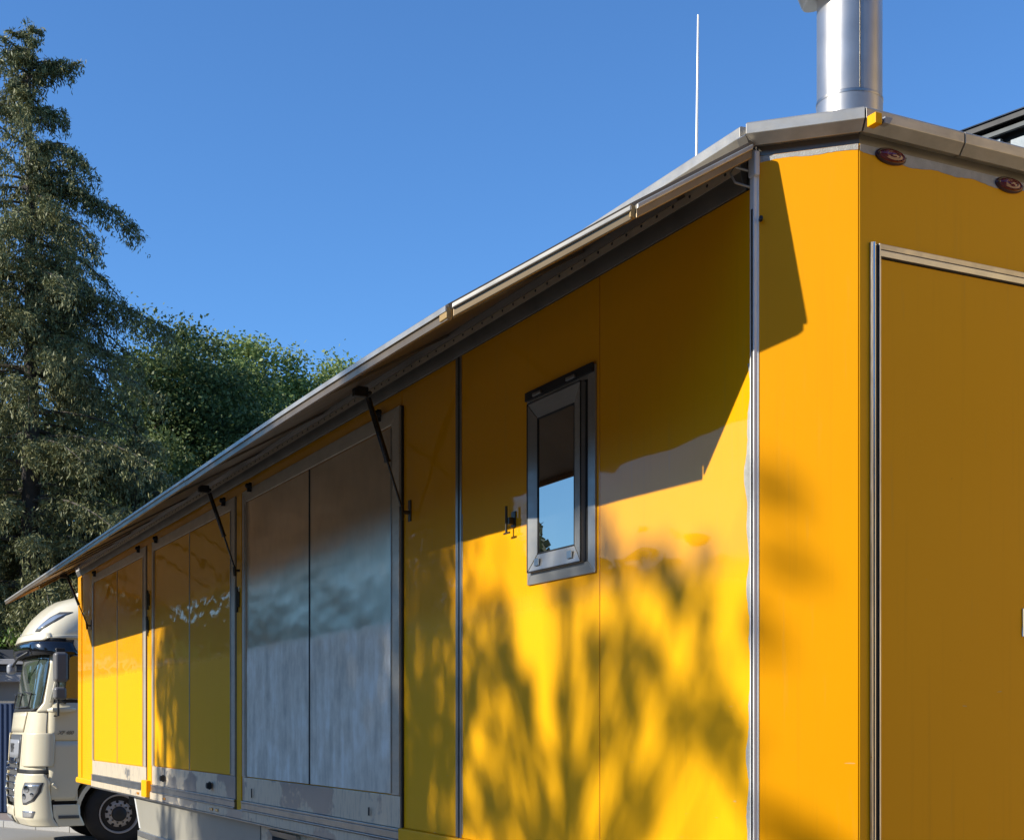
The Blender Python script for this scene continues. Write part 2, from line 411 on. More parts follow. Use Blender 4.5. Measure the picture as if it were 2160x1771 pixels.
# yellow posts between the hatches, hanging down over the rails
for y0, y1 in ((10.70, 10.835), (14.02, 14.215)):
    tb(X0-.014, X0, y0, y1, E-.705, E+1.83).build('post', M['yellow_hatch'], T, bevel=.002)
tb(X0-.06, X0-.0145, 14.06, 14.30, E-.72, E-.55).build('post_foot', M['yellow_hatch'], T, bevel=.008)

# ---------------------------------------------------------------- hatches
def hatch(y0, y1, panel, tone, div_mat, low_h=-.40):
    x1 = X0; x0 = X0-.022
    f = MB(); zt, zb = E+1.835, E-.586; nb, fb = .125, .10   # near bar, far bar
    def bar(ya, yb, yc, yd, za, zb_, top):
        pass
    # mitred frame: top, near side, far side
    f.prism([(x0, y0, zt), (x0, y1, zt), (x0, y1-fb+.002, zt-.09), (x0, y0+nb-.002, zt-.09)], (.020, 0, 0))
    f.prism([(x0-.002, y0, zt-.003), (x0-.002, y0+nb, zt-.092), (x0-.002, y0+nb, E+low_h), (x0-.002, y0, E+low_h)], (.022, 0, 0))
    f.prism([(x0, y1, zt-.003), (x0, y1-fb, zt-.092), (x0, y1-fb, E+low_h), (x0, y1, E+low_h)], (.020, 0, 0))
    o = f.build('side_hatch', M['alu_frame'], T, bevel=.004)
    ym = (y0+y1)/2
    for a, b_ in ((y0+nb+.004, ym-.012), (ym+.012, y1-fb-.004)):
        MB().box(x0+.010, x1-.002, a, b_, E+low_h+.004, zt-.096).build('hatch_panel', M[panel], o, bevel=.003)
    MB().box(x0+.006, x1-.002, ym-.010, ym+.010, E+low_h+.004, zt-.094).build('divider_strip', M[div_mat], o, bevel=.002)
    # raised inner beads along the bars
    MB().box(x0-.008, x0-.0025, y0+nb-.018, y0+nb-.006, E+low_h+.01, zt-.11).build('frame_bead', M['alu'], o, bevel=.002)
    MB().box(x0-.006, x0-.0005, y1-fb+.006, y1-fb+.016, E+low_h+.01, zt-.11).build('frame_bead', M['alu'], o, bevel=.002)
    pl = MB(); pl.box(x0+.004, x1, y0, y1, E-.586, E+low_h-.003); pl.build('kick_plate', M['alu_plate'], o, bevel=.003)
    r1 = MB(); r1.box(x0-.010, x1, y0-.006, y1+.004, E-.604, E-.588); r1.box(x0-.006, x1, y0-.006, y1+.004, E-.650, E-.606)
    r1.box(x0-.014, x1, y0-.006, y1+.004, E-.662, E-.652); r1.build('foot_rail', M['alu'], o, bevel=.003)
    for yy in (y0+.30, y1-.26):
        b = MB(); b.lathe((x0, yy, E+1.845), (-1, 0, 0), [(0, .028), (.018, .028), (.022, .020), (.040, .018), (.046, .008)], 12)
        b.box(x0-.03, x0, yy-.012, yy+.012, E+1.80, E+1.85); b.build('rubber_buffer', M['black'], o)
    MB().box(X0-.012, X0, y0-.022, y0-.008, E-.58, E+1.83).build('edge_gasket', M['black'], o)
    return o
H3 = hatch(7.352, 10.655, 'alu_panel', 0, 'black')
H2 = hatch(10.866, 13.976, 'yellow_hatch', 0, 'alu')
H1 = hatch(14.261, 17.385, 'yellow_hatch', 0, 'alu', -.42)
# bolts / slots in the kick plates
for o, ys in ((H2, (13.402, 11.613)),):
    for yy in ys:
        b = MB(); b.lathe((X0-.030, yy, E-.506), (-1, 0, 0), [(0, .035), (.012, .035), (.014, .022), (.035, .02)], 12)
        b.box(X0-.07, X0-.03, yy-.05, yy-.02, E-.53, E-.48); b.build('catch', M['black'], o)
for yy, hh in ((10.353, .07), (7.819, .05)):
    MB().box(X0-.033, X0-.028, yy-.008, yy+.008, E-.515-hh/2, E-.515+hh/2).build('slot', M['black'], H3)
# latches on posts
for yy, hh in ((14.13, 1.273), (14.157, 1.01), (10.775, 1.002)):
    l = MB(); l.box(X0-.028, X0-.0145, yy-.035, yy+.035, E+hh-.06, E+hh+.06); l.tube([(X0-.03, yy, E+hh-.10), (X0-.03, yy, E+hh+.10)], .012)
    l.build('post_latch', M['badge'], T, bevel=.003)
# sub rail below hatches with reflectors
tb(X0-.022, X0+.03, 7.36, 17.455, E-.737, E-.666).build('lower_rail', M['alu_plate'], T, bevel=.004)
tb(X0-.026, X0+.03, 7.36, 17.455, E-.752, E-.739).build('lower_rail_edge', M['alu_flap'], T, bevel=.003)
for yy in (13.40, 11.60, 14.63, 11.42):
    tb(X0-.030, X0-.0225, yy-.05, yy+.05, E-.715, E-.69).build('side_reflector', M['amber'], T, bevel=.003)

# ---------------------------------------------------------------- hinge rail, rivets
rl = MB(); rl.prism([(X0-.028, 4.06, E+2.035), (X0-.028, 4.06, E+1.975), (X0-.008, 4.06, E+1.925), (X0+.002, 4.06, E+1.925), (X0+.002, 4.06, E+2.035)], (0, 14.47, 0))
rl.build('hinge_rail', M['rail_dark'], T, bevel=.003)
tb(X0-.0315, X0-.0285, 4.06, 18.52, E+1.988, E+2.030).build('rivet_strip', M['alu_frame'], T)
MB().tube([(X0-.022, 4.04, E+2.048), (X0-.022, 18.5, E+2.048)], .011, 10).build('hinge_pin', M['black'], T, smooth=True)
rv = MB()
y = 4.15
while y < 18.4:
    rv.lathe((X0-.0315, y, E+2.008), (-1, 0, 0), [(0, .007), (.003, .005)], 6); y += .115
tag(rv.build('rivet_row', M['black'], T), kind='stuff')
# wire loop at the end of the hinge
MB().tube([(X0-.004, 4.03, E+1.925), (X0-.06, 4.05, E+1.94), (X0-.075, 4.06, E+1.975), (X0-.055, 4.06, E+2.0), (X0-.004, 4.035, E+1.985)], .0045, 8).build('wire_loop', M['alu'], T, smooth=True)

# ---------------------------------------------------------------- awning flap
SL = .574
def fp(wd, y, dn=0):          # point on the flap plane: outward distance, y, offset below the underside
    n = Vector((SL, 0, -1)).normalized()
    v = Vector((X0-.02-wd, y, E+2.053-SL*wd)); return v+n*dn
out_ = [(0, 3.985), (.50, 3.985), (.96, 4.47), (.97, 17.63), (.50, 18.26), (0, 18.26)]
# slight sag of the free rear end
def sag(y): return -.035*max(0, (7.0-y)/3.0)**2
def fps(wd, y, dn=0):
    v = fp(wd, y, dn); v.z += sag(y)*wd; return v
ys = [3.985+i*(18.26-3.985)/60 for i in range(61)]
def wmax(y):
    if y < 4.47: return .50+.46*(y-3.985)/(4.47-3.985)
    if y > 17.63: return .50+.47*(18.26-y)/(18.26-17.63)
    return .965
ys = sorted(set(ys+[4.47, 17.63]))
fl = MB(); n0 = 0
NW = 6
for y in ys:
    for s_ in (0, 1):
        for k_ in range(NW+1):
            fl.v.append(tuple(fps(wmax(y)*k_/NW, y, 0 if s_ == 0 else -.022)))
st = 2*(NW+1)
for i in range(len(ys)-1):
    for k_ in range(NW):
        a = i*st+k_; fl.f.append([a, a+1, a+1+st, a+st]); a += NW+1; fl.f.append([a, a+st, a+st+1, a+1])
    a = i*st; fl.f.append([a, a+st, a+st+NW+1, a+NW+1]); a = i*st+NW; fl.f.append([a, a+NW+1, a+st+NW+1, a+st])
for i in (0, len(ys)-1):
    a = i*st; fl.f.append([a+k_ for k_ in range(NW+1)]+[a+NW+1+k_ for k_ in range(NW, -1, -1)])
FL = fl.build('awning_flap', M['flap_under'], T)
# edge profile round the free edges, butted per segment with joints
def edge_seg(pa, pb, name='edge_profile', mat='alu_gutter', hgt=.012, t=.02, n=1, top=.004, low=True):
    if low: edge_seg(pa, pb, 'edge_lip', 'lip_tan', .026, .012, n, -.0115, False)
    m = MB()
    for i in range(n):
        a = (pa[0]+(pb[0]-pa[0])*i/n, pa[1]+(pb[1]-pa[1])*i/n); b = (pa[0]+(pb[0]-pa[0])*(i+1)/n, pa[1]+(pb[1]-pa[1])*(i+1)/n)
        A = fps(*a); B = fps(*b); d = Vector((B.x-A.x, B.y-A.y, 0)).normalized(); o = Vector((-d.y, d.x, 0))
        if o.x > 0 and abs(d.y) > .2: o = -o
        if abs(d.y) <= .2 and (o.y > 0) == (A.y < 9): o = -o
        q = [A+Vector((0, 0, -hgt+top)), B+Vector((0, 0, -hgt+top)), B+Vector((0, 0, top+.008)), A+Vector((0, 0, top+.008))]
        m.prism(q, o*t)
    return m.build(name, M[mat], FL, bevel=.005 if n == 1 else 0)
seg_y = [4.47, 6.38, 8.40, 10.9, 13.4, 15.6, 17.63]
edge_seg((0.02, 3.985), (.50, 3.985), hgt=.012)
edge_seg((.505, 3.99), (.955, 4.465))
for a, b in zip(seg_y[:-1], seg_y[1:]):
    edge_seg((.965, a+.001), (.965, b-.001), n=4 if a < 7 else 1)
edge_seg((.965, 17.635), (.505, 18.255)); edge_seg((.50, 18.26), (.02, 18.26), hgt=.012)
for y_, w_ in ((4.50, .962), (4.01, .50)):
    P = fps(w_, y_); MB().box(P.x-.020, P.x+.004, y_-.030, y_+.034, P.z-.034, P.z+.009).build('joint_tab', M['tan'], FL, bevel=.004)
# underside: hinge leaf, ribs, joint straps, rivets
def under(w0, w1, y0, y1, t=.004, name='hinge_leaf', mat='alu'):
    m = MB(); n = max(1, int((y1-y0)/1.0))
    for i in range(n):
        a = y0+(y1-y0)*i/n; b = y0+(y1-y0)*(i+1)/n
        m.prism([fps(w0, a, .0005), fps(w1, a, .0005), fps(w1, b, .0005), fps(w0, b, .0005)], Vector((SL, 0, -1)).normalized()*t)
    return m.build(name, M[mat], FL)
under(.030, .080, 4.05, 18.2, mat='alu_frame')
under(.10, .135, 4.3, 17.9, .03, 'stiffener', 'flap_under')
for y_ in (8.316, 9.756, 11.955, 13.437, 14.353, 15.338, 17.45, 6.385, 5.0):
    under(.14, .90, y_-.022, y_+.022, .012, 'joint_strap', 'rail_dark')
rv = MB(); y = 4.2
while y < 18.2:
    P = fps(.055, y, .0045); rv.lathe(P, (SL, 0, -1), [(0, .006), (.003, .004)], 6); y += .115
tag(rv.build('rivet_row', M['black'], FL), kind='stuff')

# gas struts
def strut(yf, zf, wt):
    foot = Vector((X0-.045, yf, zf)); top = fps(wt, yf, .06); d = top-foot
    s = MB(); s.tube([foot+d*.44, foot+d*.97], .0165, 12); s.tube([foot+d*.425, foot+d*.445], .020, 12)
    o = s.build('gas_strut', M['blackgloss'], T, smooth=True)
    MB().tube([foot+d*.03, foot+d*.44], .0075, 10).build('piston_rod', M['blackgloss'], o, smooth=True)
    b = MB(); b.box(X0-.008, X0, yf-.018, yf+.018, zf-.05, zf+.07); b.tube([foot+Vector((.045, 0, 0)), foot+Vector((-.012, 0, 0))], .011)
    b.tube([foot+Vector((-.006, 0, -.045)), foot+d*.05], .012); b.build('strut_foot', M['badge'], o, bevel=.002)
    P = fps(wt, yf, 0); b = MB(); b.box(P.x-.05, P.x+.03, yf-.025, yf+.025, P.z-.070, P.z-.015); b.tube([top+Vector((0, -.05, 0)), top+Vector((0, .05, 0))], .012)
    b.build('strut_bracket', M['black'], o, bevel=.004)
strut(7.236, E+1.205, .27); strut(10.755, E+1.231, .27); strut(17.556, E+1.235, .30)

# ---------------------------------------------------------------- gutter and roof
path = [(X0, 18.54), (X0, 4.01), (3.234, 3.756), (5.23, 3.756), (5.48, 4.01), (5.48, 18.54)]
def off_path(d):
    pts = []
    for i, p in enumerate(path):
        def nrm(a, b):
            v = Vector((b[0]-a[0], b[1]-a[1])).normalized(); return Vector((v.y, -v.x))
        if i == 0: n = nrm(path[0], path[1]); q = Vector(p)-n*-d if False else Vector(p)+n*d
        elif i == len(path)-1: n = nrm(path[-2], path[-1]); q = Vector(p)+n*d
        else:
            n1 = nrm(path[i-1], p); n2 = nrm(p, path[i+1]); b = (n1+n2).normalized(); q = Vector(p)+b*(d/b.dot(n1))
        pts.append(q)
    return pts
# orientation check: outward from the long side must be -x
sgn = 1 if off_path(.1)[0].x < X0 else -1
prof = [(-.02, 2.068), (.022, 2.060), (.030, 2.056), (.034, 2.060), (.064, 2.088), (.064, 2.124), (.058, 2.130), (-.02, 2.150)]
def gutter(i, t0=0., t1=1., mat='alu_gutter'):
    m = MB(); n = len(prof); A = []; B = []
    for d, h in prof:
        o = off_path(d*sgn); a = o[i].lerp(o[i+1], t0); b = o[i].lerp(o[i+1], t1)
        A.append((a.x, a.y, E+h)); B.append((b.x, b.y, E+h))
    m.v = A+B; m.f = [list(range(n))[::-1], list(range(n, 2*n))]+[[k_, (k_+1) % n, n+(k_+1) % n, n+k_] for k_ in range(n)]
    return m.build('roof_gutter', M[mat], T, bevel=.002)
cuts = [0, .17, .34, .51, .68, .85, .998]
for a, b in zip(cuts[:-1], cuts[1:]): gutter(0, a+.0002, b-.0002)
gutter(1, .004, .996); gutter(2, .002, .222); gutter(2, .2245, .44); gutter(2, .4425, .998); gutter(3, .004, .996); gutter(4, .002, .5); gutter(4, .5005, 1)
# little mitre bracket at the seam corner
c = MB(); o1 = off_path(.066*sgn)[1]; o2 = off_path(.028*sgn)[1]
c.prism([(o1.x+.0, o1.y+.045, E+2.088), (o1.x+.004, o1.y, E+2.088), (o2.x+.004, o2.y, E+2.05), (o2.x, o2.y+.05, E+2.05)], (-.004, -.002, -.006))
c.build('gutter_corner', M['alu'], T)
rf = off_path(-.02*sgn)
MB().prism([(q.x, q.y, E+2.10) for q in rf], (0, 0, .049)).build('roof', M['white_gel'], T)

# chimney on the roof
cx, cy = 3.73, 4.39
ch = MB(); ch.lathe((cx, cy, E+2.15), (0, 0, 1), [(0, .1315), (.375, .1315), (.377, .1295)], 64); co = ch.build('chimney', M['steel'], T, smooth=True)
MB().lathe((cx, cy, E+2.529), (0, 0, 1), [(0, .1298), (1.1, .1298)], 64).build('flue_pipe', M['steel'], co, smooth=True)
MB().lathe((cx, cy, E+2.515), (0, 0, 1), [(0, .133), (.006, .1335), (.012, .133)], 64).build('flue_band', M['alu_flap'], co, smooth=True)
sa = R(-112); sx_, sy_ = cx+.1305*math.cos(sa), cy+.1305*math.sin(sa)
MB().tube([(sx_, sy_, E+2.53), (sx_, sy_, E+3.6)], .0022, 6).build('flue_seam', M['badge'], co)
# slanted cowl at the top (only its lower left rim reaches into the picture)
cw = MB(); cw.lathe((cx-.035, cy+.01, E+2.985), (-.45, .1, 1), [(0, .165), (.008, .168), (.30, .168)], 48); cw.build('flue_cowl', M['steel'], co, smooth=True)
fl_ = MB(); fl_.lathe((cx, cy, E+2.148), (0, 0, 1), [(0, .19), (.006, .19), (.03, .14)], 48); fl_.build('flue_flashing', M['alu'], co, smooth=True)
# rod antenna on the roof
an = MB(); an.tube([(4.53, 6.68, E+2.15), (4.535, 6.675, E+2.9), (4.547, 6.668, E+4.12)], [.011, .009, .0055], 8); ao = an.build('rod_antenna', M['white_gel'], T, smooth=True)
MB().lathe((4.53, 6.68, E+2.15), (0, 0, 1), [(0, .04), (.02, .035), (.05, .014)], 16).build('antenna_base', M['black'], ao, smooth=True)
# small yellow camera on the gutter at the rear corner
qx, qy = 3.222, 3.668
rc = MB().box(qx-.014, qx+.016, qy-.026, qy+.018, E+2.052, E+2.090).build('corner_camera', M['amber'], T, bevel=.003)
rc.data.materials[0] = M['yellow_rear']
MB().tube([(qx+.017, qy-.004, E+2.072), (qx+.032, qy-.004, E+2.072)], .011, 14).build('camera_lens', M['blackgloss'], rc, smooth=True)
MB().prism([(qx+.030, qy-.02, E+2.062), (qx+.055, qy-.02, E+2.062), (qx+.070, qy-.02, E+2.086), (qx+.034, qy-.02, E+2.086)], (0, .028, 0)).build('camera_visor', M['midgrey'], rc, bevel=.002)

# ---------------------------------------------------------------- rear: marker lamps, door
for mx in (3.374, 3.944):
    m = MB(); n = 40
    def ell(rx, rz, yy): return [(mx+rx*math.cos(2*math.pi*i/n), yy, E+2.0085-.002+rz*math.sin(2*math.pi*i/n)) for i in range(n)]
    rings = [ell(.069, .0285, RY), ell(.069, .0285, RY-.006), ell(.063, .024, RY-.011)]
    for r_ in rings: m.v += r_
    for a in range(2):
        for i in range(n): j = (i+1) % n; m.f.append([a*n+i, a*n+j, (a+1)*n+j, (a+1)*n+i])
    m.f.append(list(range(2*n, 3*n)))
    lo = m.build('marker_lamp', M['reddark'], T, smooth=True)
    m = MB(); prf = [(1, .0112), (.97, .015), (.85, .019), (.8, .0165), (.74, .0195), (.5, .022), (.45, .019), (.3, .0195), (.2, .023), (.05, .0235)]
    for s_, dpt in prf: m.v += ell(.0605*s_, .0225*s_, RY-dpt)
    for a in range(len(prf)-1):
        for i in range(n): j = (i+1) % n; m.f.append([a*n+i, a*n+j, (a+1)*n+j, (a+1)*n+i])
    m.f.append([(len(prf)-1)*n+i for i in range(n)])
    m.build('lamp_lens', M['red'], lo, smooth=True)
    for sx in (-.058, .058): MB().lathe((mx+sx, RY-.011, E+2.0065), (0, -1, 0), [(0, .004), (.006, .0035)], 8).build('lamp_screw', M['badge'], lo)
DT = E+1.69
d = MB(); d.box(3.320, 4.20, RY-.006, RY-.0015, .95, DT-.052); DO = d.build('rear_door', M['yellow_rear'], T, bevel=.002)
fr = MB(); fr.box(3.280, 3.287, RY-.014, RY, .95, DT); fr.build('door_frame_profile', M['alu_flap'], DO, bevel=.001)
fr = MB(); fr.lathe((3.2925, RY-.012, .95), (0, 0, 1), [(0, .0055), (DT-.95, .0055)], 12); fr.build('door_frame_profile', M['chrome'], DO, smooth=True)
MB().box(3.299, 3.3095, RY-.012, RY, .95, DT-.004).build('door_gasket', M['black'], DO)
MB().box(3.3105, 3.318, RY-.018, RY, .95, DT-.002).build('door_frame_profile', M['alu'], DO, bevel=.001)
MB().box(3.3185, 4.22, RY-.012, RY, DT-.020, DT).build('door_frame_profile', M['alu_flap'], DO, bevel=.0015)
MB().box(3.3185, 4.22, RY-.008, RY, DT-.023, DT-.021).build('door_gasket', M['black'], DO)
MB().box(3.3185, 4.22, RY-.016, RY, DT-.046, DT-.024).build('door_frame_profile', M['alu'], DO, bevel=.0015)
MB().box(3.3185, 4.22, RY-.010, RY, DT-.050, DT-.0465).build('door_gasket', M['black'], DO)
MB().box(4.205, 4.22, RY-.014, RY, .95, DT-.053).build('door_frame_profile', M['alu'], DO, bevel=.001)
# recessed paddle handle, its left edge just inside the picture
h = MB(); hx, hz = 4.006, E+.385
h.box(hx, hx+.13, RY-.011, RY-.006, hz-.053, hz+.053); ho = h.build('door_handle', M['chrome'], DO, bevel=.004)
MB().box(hx+.014, hx+.116, RY-.0135, RY-.0112, hz-.043, hz+.043).build('handle_cup', M['badge'], ho, bevel=.002)
MB().box(hx+.02, hx+.11, RY-.022, RY-.0138, hz-.034, hz+.034).build('paddle', M['chrome'], ho, bevel=.005)

# ---------------------------------------------------------------- window
wy0, wy1, wz0, wz1 = 5.135, 5.772, E+.66, E+1.555
def mitred(y0, y1, z0, z1, w, xo, xi, xb, name, mat, parent, gap=.0012, bev=.0015):
    """four bars; outer edge stands at xo, inner edge at xi, back at xb"""
    m = MB(); O = [(y0, z0), (y1, z0), (y1, z1), (y0, z1)]; I = [(y0+w, z0+w), (y1-w, z0+w), (y1-w, z1-w), (y0+w, z1-w)]
    for k_ in range(4):
        a, b = O[k_], O[(k_+1) % 4]; c, d_ = I[(k_+1) % 4], I[k_]
        dr = Vector((b[0]-a[0], b[1]-a[1])).normalized()*gap
        a = (a[0]+dr.x, a[1]+dr.y); b = (b[0]-dr.x, b[1]-dr.y); c = (c[0]-dr.x, c[1]-dr.y); d_ = (d_[0]+dr.x, d_[1]+dr.y)
        n = len(m.v)
        m.v += [(xo, *a), (xo, *b), (xi, *c), (xi, *d_), (xb, *a), (xb, *b), (xb, *c), (xb, *d_)]
        m.f += [[n, n+1, n+2, n+3], [n+4, n+7, n+6, n+5], [n, n+4, n+5, n+1], [n+1, n+5, n+6, n+2], [n+2, n+6, n+7, n+3], [n+3, n+7, n+4, n]]
    return m.build(name, M[mat], parent, bevel=bev)
WO = mitred(wy0, wy1, wz0, wz1, .052, X0-.010, X0-.016, X0-.001, 'window', 'alu_window', T)
MB().box(X0-.008, X0-.001, wy0+.05, wy1-.05, wz0+.05, wz1-.05).build('window_gasket', M['black'], WO)
tbk = MB(); tbk.box(X0-.022, X0-.0105, wy0+.004, wy1+.004, wz1-.034, wz1+.008); tbk.build('head_gasket', M['black'], WO, bevel=.003)
sy0, sy1, sz0, sz1 = 5.218, 5.728, E+.712, E+1.50
SA = mitred(sy0, sy1, sz0, sz1, .082, X0-.034, X0-.020, X0-.0085, 'window_sash', 'alu_window', WO, gap=.003)
mitred(sy0+.0, sy1-.0, sz0, sz1, .006, X0-.0365, X0-.0355, X0-.0285, 'sash_edge', 'black', SA)
MB().box(X0-.017, X0-.009, sy0+.083, sy1-.083, sz0+.083, sz1-.083).build('window_pane', M['glass'], SA)
mitred(sy0+.079, sy1-.079, sz0+.079, sz1-.079, .008, X0-.0225, X0-.0205, X0-.0175, 'pane_seal', 'black', SA)
for yy in (sy0+.10, sy1-.09):
    MB().box(X0-.034, X0-.0225, yy-.04, yy+.04, wz1-.030, wz1-.014).build('window_hinge', M['alu'], WO, bevel=.003)
for yy in (sy0+.10, sy1-.10):
    MB().box(X0-.0375, X0-.031, yy-.022, yy+.022, sz0+.025, sz0+.060).build('sash_stay_pad', M['alu'], SA, bevel=.002)
# door stay beside the window
l = MB(); l.box(X0-.006, X0, 5.905, 5.95, E+.955, E+1.03); l.box(X0-.034, X0-.007, 5.915, 5.94, E+.965, E+1.0)
lt = l.build('hatch_stay', M['badge'], T, bevel=.002)
l = MB(); l.tube([(X0-.036, 5.94, E+.93), (X0-.036, 5.94, E+1.055)], .0065, 8); l.tube([(X0-.036, 5.965, E+.925), (X0-.036, 5.905, E+.925)], .005, 8); l.build('stay_pin', M['badge'], lt, smooth=True)

# ---------------------------------------------------------------- skirt below, chassis, wheels
sk = MB(); xk = X0+.035
sk.prism([(xk, 15.1, E-.755), (xk, 14.83, E-1.08), (xk, 14.95, E-1.14), (xk, 14.95, .42), (xk, 10.35, .42), (xk, 10.35, E-.755)], (.03, 0, 0))
so_ = sk.build('side_skirt', M['skirt'], T, bevel=.006)
MB().box(xk-.03, xk-.002, 10.36, 14.80, E-1.16, E-1.10).build('skirt_step', M['alu'], so_, bevel=.006)
MB().prism([(xk-.004, 15.12, E-.753), (xk-.004, 15.06, E-.753), (xk-.004, 14.78, E-1.08), (xk-.004, 14.84, E-1.08)], (.004, 0, 0)).build('skirt_edge', M['white_gel'], so_)
sk = MB(); sk.box(xk+.004, xk+.03, 7.40, 10.335, .42, E-.755); s2 = sk.build('side_skirt', M['alu_plate'], T, bevel=.006)
mitred(9.36, 10.06, .45, E-.775, .045, xk-.028, xk-.006, xk+.003, 'locker_frame', 'alu', s2, gap=.0)
MB().box(xk-.006, xk+.0035, 9.41, 10.01, .50, E-.825).build('locker_opening', M['dark'], s2)
chs = MB(); chs.box(3.5, 3.65, 4.2, 17.9, .85, 1.12); chs.box(4.8, 4.95, 4.2, 17.9, .85, 1.12)
for yy in (5, 8, 11, 14, 17): chs.box(3.65, 4.8, yy-.05, yy+.05, .9, 1.05)
chs.build('chassis', M['dark'], T)

def wheel(parent, c, ax, name='wheel', R_=.5, wd=.30, dual=False):
    """ax: unit vector pointing outward; tyre + rim with hand holes + hub"""
    c = Vector(c); ax = Vector(ax)
    t = MB().lathe(c-ax*wd, ax, [(0, .30), (.01, .40), (.035, .475), (.07, R_-.006), (.10, R_), (wd-.10, R_), (wd-.07, R_-.008), (wd-.04, .465), (wd-.012, .42), (wd-.004, .36), (wd-.02, .302), (wd-.06, .295)], 64)
    to = t.build(name, M['tyre'], parent, smooth=True)
    r = MB().lathe(c-ax*.02, ax, [(-.18, .25), (-.12, .285), (-.012, .285), (0, .296), (.010, .303), (.016, .300), (.016, .290), (.004, .278), (-.05, .270), (-.075, .262), (-.078, .245)], 64)
    r.build('rim', M['rim'], to, smooth=True)
    # disc with ten round hand holes
    a = ax.cross(Vector((0, 0, 1))).normalized(); b = Vector((0, 0, 1)); m = MB(); seg = 80; rings = [.115, .150, .165, .180, .215, .225, .262]
    cen = [(math.cos(2*math.pi*k_/10+.2)*.187, math.sin(2*math.pi*k_/10+.2)*.187) for k_ in range(10)]
    for k_ in range(10):
        a0_ = 2*math.pi*k_/10+.2; N = 16; hole = []; outer = []
        for j in range(N):
            th_ = 2*math.pi*j/N; hole.append((cen[k_][0]+.024*math.cos(th_+a0_), cen[k_][1]+.024*math.sin(th_+a0_)))
        # outer cell boundary: sector between rings .115 and .232
        def sec(th_):
            # direction in local polar (radial, tangential) square-ish mapping
            cx_, sx__ = math.cos(th_), math.sin(th_); mxx = max(abs(cx_), abs(sx__)); u_, v_ = cx_/mxx, sx__/mxx
            rr = .187+u_*(.048 if u_ > 0 else .072); an_ = a0_+v_*math.pi/10
            return (rr*math.cos(an_), rr*math.sin(an_))
        n = len(m.v)
        for j in range(N):
            hx_, hy_ = hole[j]; ox, oy = sec(2*math.pi*j/N)
            def P(px_, py_):
                r_ = math.hypot(px_, py_); dp = .045 if r_ < .15 else .045-.07*min(1, (r_-.15)/.085)
                return tuple(c+a*px_+b*py_+ax*(dp-.06))
            m.v += [P(hx_, hy_), P(ox, oy), tuple(Vector(P(hx_, hy_))-ax*.03)]
        for j in range(N):
            q = (j+1) % N; m.f += [[n+3*j, n+3*j+1, n+3*q+1, n+3*q], [n+3*j+2, n+3*j, n+3*q, n+3*q+2]]
    m.build('wheel_disc', M['rim'], to)
    MB().lathe(c-ax*.2, ax, [(0, .27), (.01, .27)], 40).build('brake_drum', M['dark'], to)
    MB().lathe(c-ax*.07, ax, [(0, .118), (.085, .105), (.10, .085), (.104, .03)], 32).build('hub', M['black'], to, smooth=True)
    nu = MB()
    for k_ in range(10):
        an_ = 2*math.pi*(k_+.5)/10+.2; p_ = c+a*math.cos(an_)*.139+b*math.sin(an_)*.139-ax*.02; nu.lathe(p_, ax, [(0, .014), (.03, .013)], 6)
    tag(nu.build('wheel_nuts', M['badge'], to), kind='stuff')
    return to
for yy in (5.6, 6.9, 8.2):
    wheel(T, (3.12, yy, .5), (-1, 0, 0)); wheel(T, (5.34, yy, .5), (1, 0, 0))

# ================================================================== TRUCK
TR = bpy.data.objects.new('semi_truck', None); TR.location = (4.09, 22.87, 0); TR.rotation_euler = (0, 0, math.pi); TR['local'] = 1; link(TR)
tag(TR, 'cream tractor truck with dark sun visor parked across the far end of the trailer', 'truck')
# local frame: +x = ahead, +y = driver's side (towards the camera), origin under the front axle
Fz = [(.30, 1.30), (.45, 1.40), (.9, 1.42), (1.2, 1.40), (1.7, 1.375), (2.1, 1.33), (2.9, 1.20), (3.0, 1.27), (3.10, 1.32), (3.22, 1.28), (3.36, 1.22), (3.5, 1.13), (3.65, .99), (3.77, .84), (3.84, .70), (3.90, .42), (3.93, .05), (3.95, -.25)]
Wz = [(.30, 1.24), (3.3, 1.24), (3.5, 1.215), (3.65, 1.15), (3.77, 1.06), (3.86, .94), (3.95, .76)]
Rz = [(.30, .34), (1.2, .34), (2.1, .33), (2.9, .36), (3.3, .45), (3.95, .6)]
def interp(tab, z):
    if z <= tab[0][0]: return tab[0][1]
    for (a, fa), (b, fb) in zip(tab[:-1], tab[1:]):
        if z <= b: return fa+(fb-fa)*(z-a)/(b-a)
    return tab[-1][1]
def S(t, z, off=0.):
    F, W, r = interp(Fz, z), interp(Wz, z), interp(Rz, z); s = 1 if t >= 0 else -1; a = abs(t); st_ = W-r; bow = .07
    if a <= st_:
        k_ = a/st_; p = Vector((F-bow*k_*k_, a)); n = Vector((1, 2*bow*k_/st_)).normalized()
    elif a <= st_+r*math.pi/2:
        ph = (a-st_)/r; ph0 = .12; p = Vector((F-bow-r+r*math.cos(ph), W-r+r*math.sin(ph))); n = Vector((math.cos(ph), math.sin(ph)))
    else:
        p = Vector((F-bow-r-(a-st_-r*math.pi/2), W)); n = Vector((0, 1))
    p += n*off
    return Vector((p.x, s*p.y, z))
def t_of_u(u, z):      # t on the straight side for a given distance ahead of the axle
    F, W, r = interp(Fz, z), interp(Wz, z), interp(Rz, z); return (W-r)+r*math.pi/2+(F-.07-r-u)
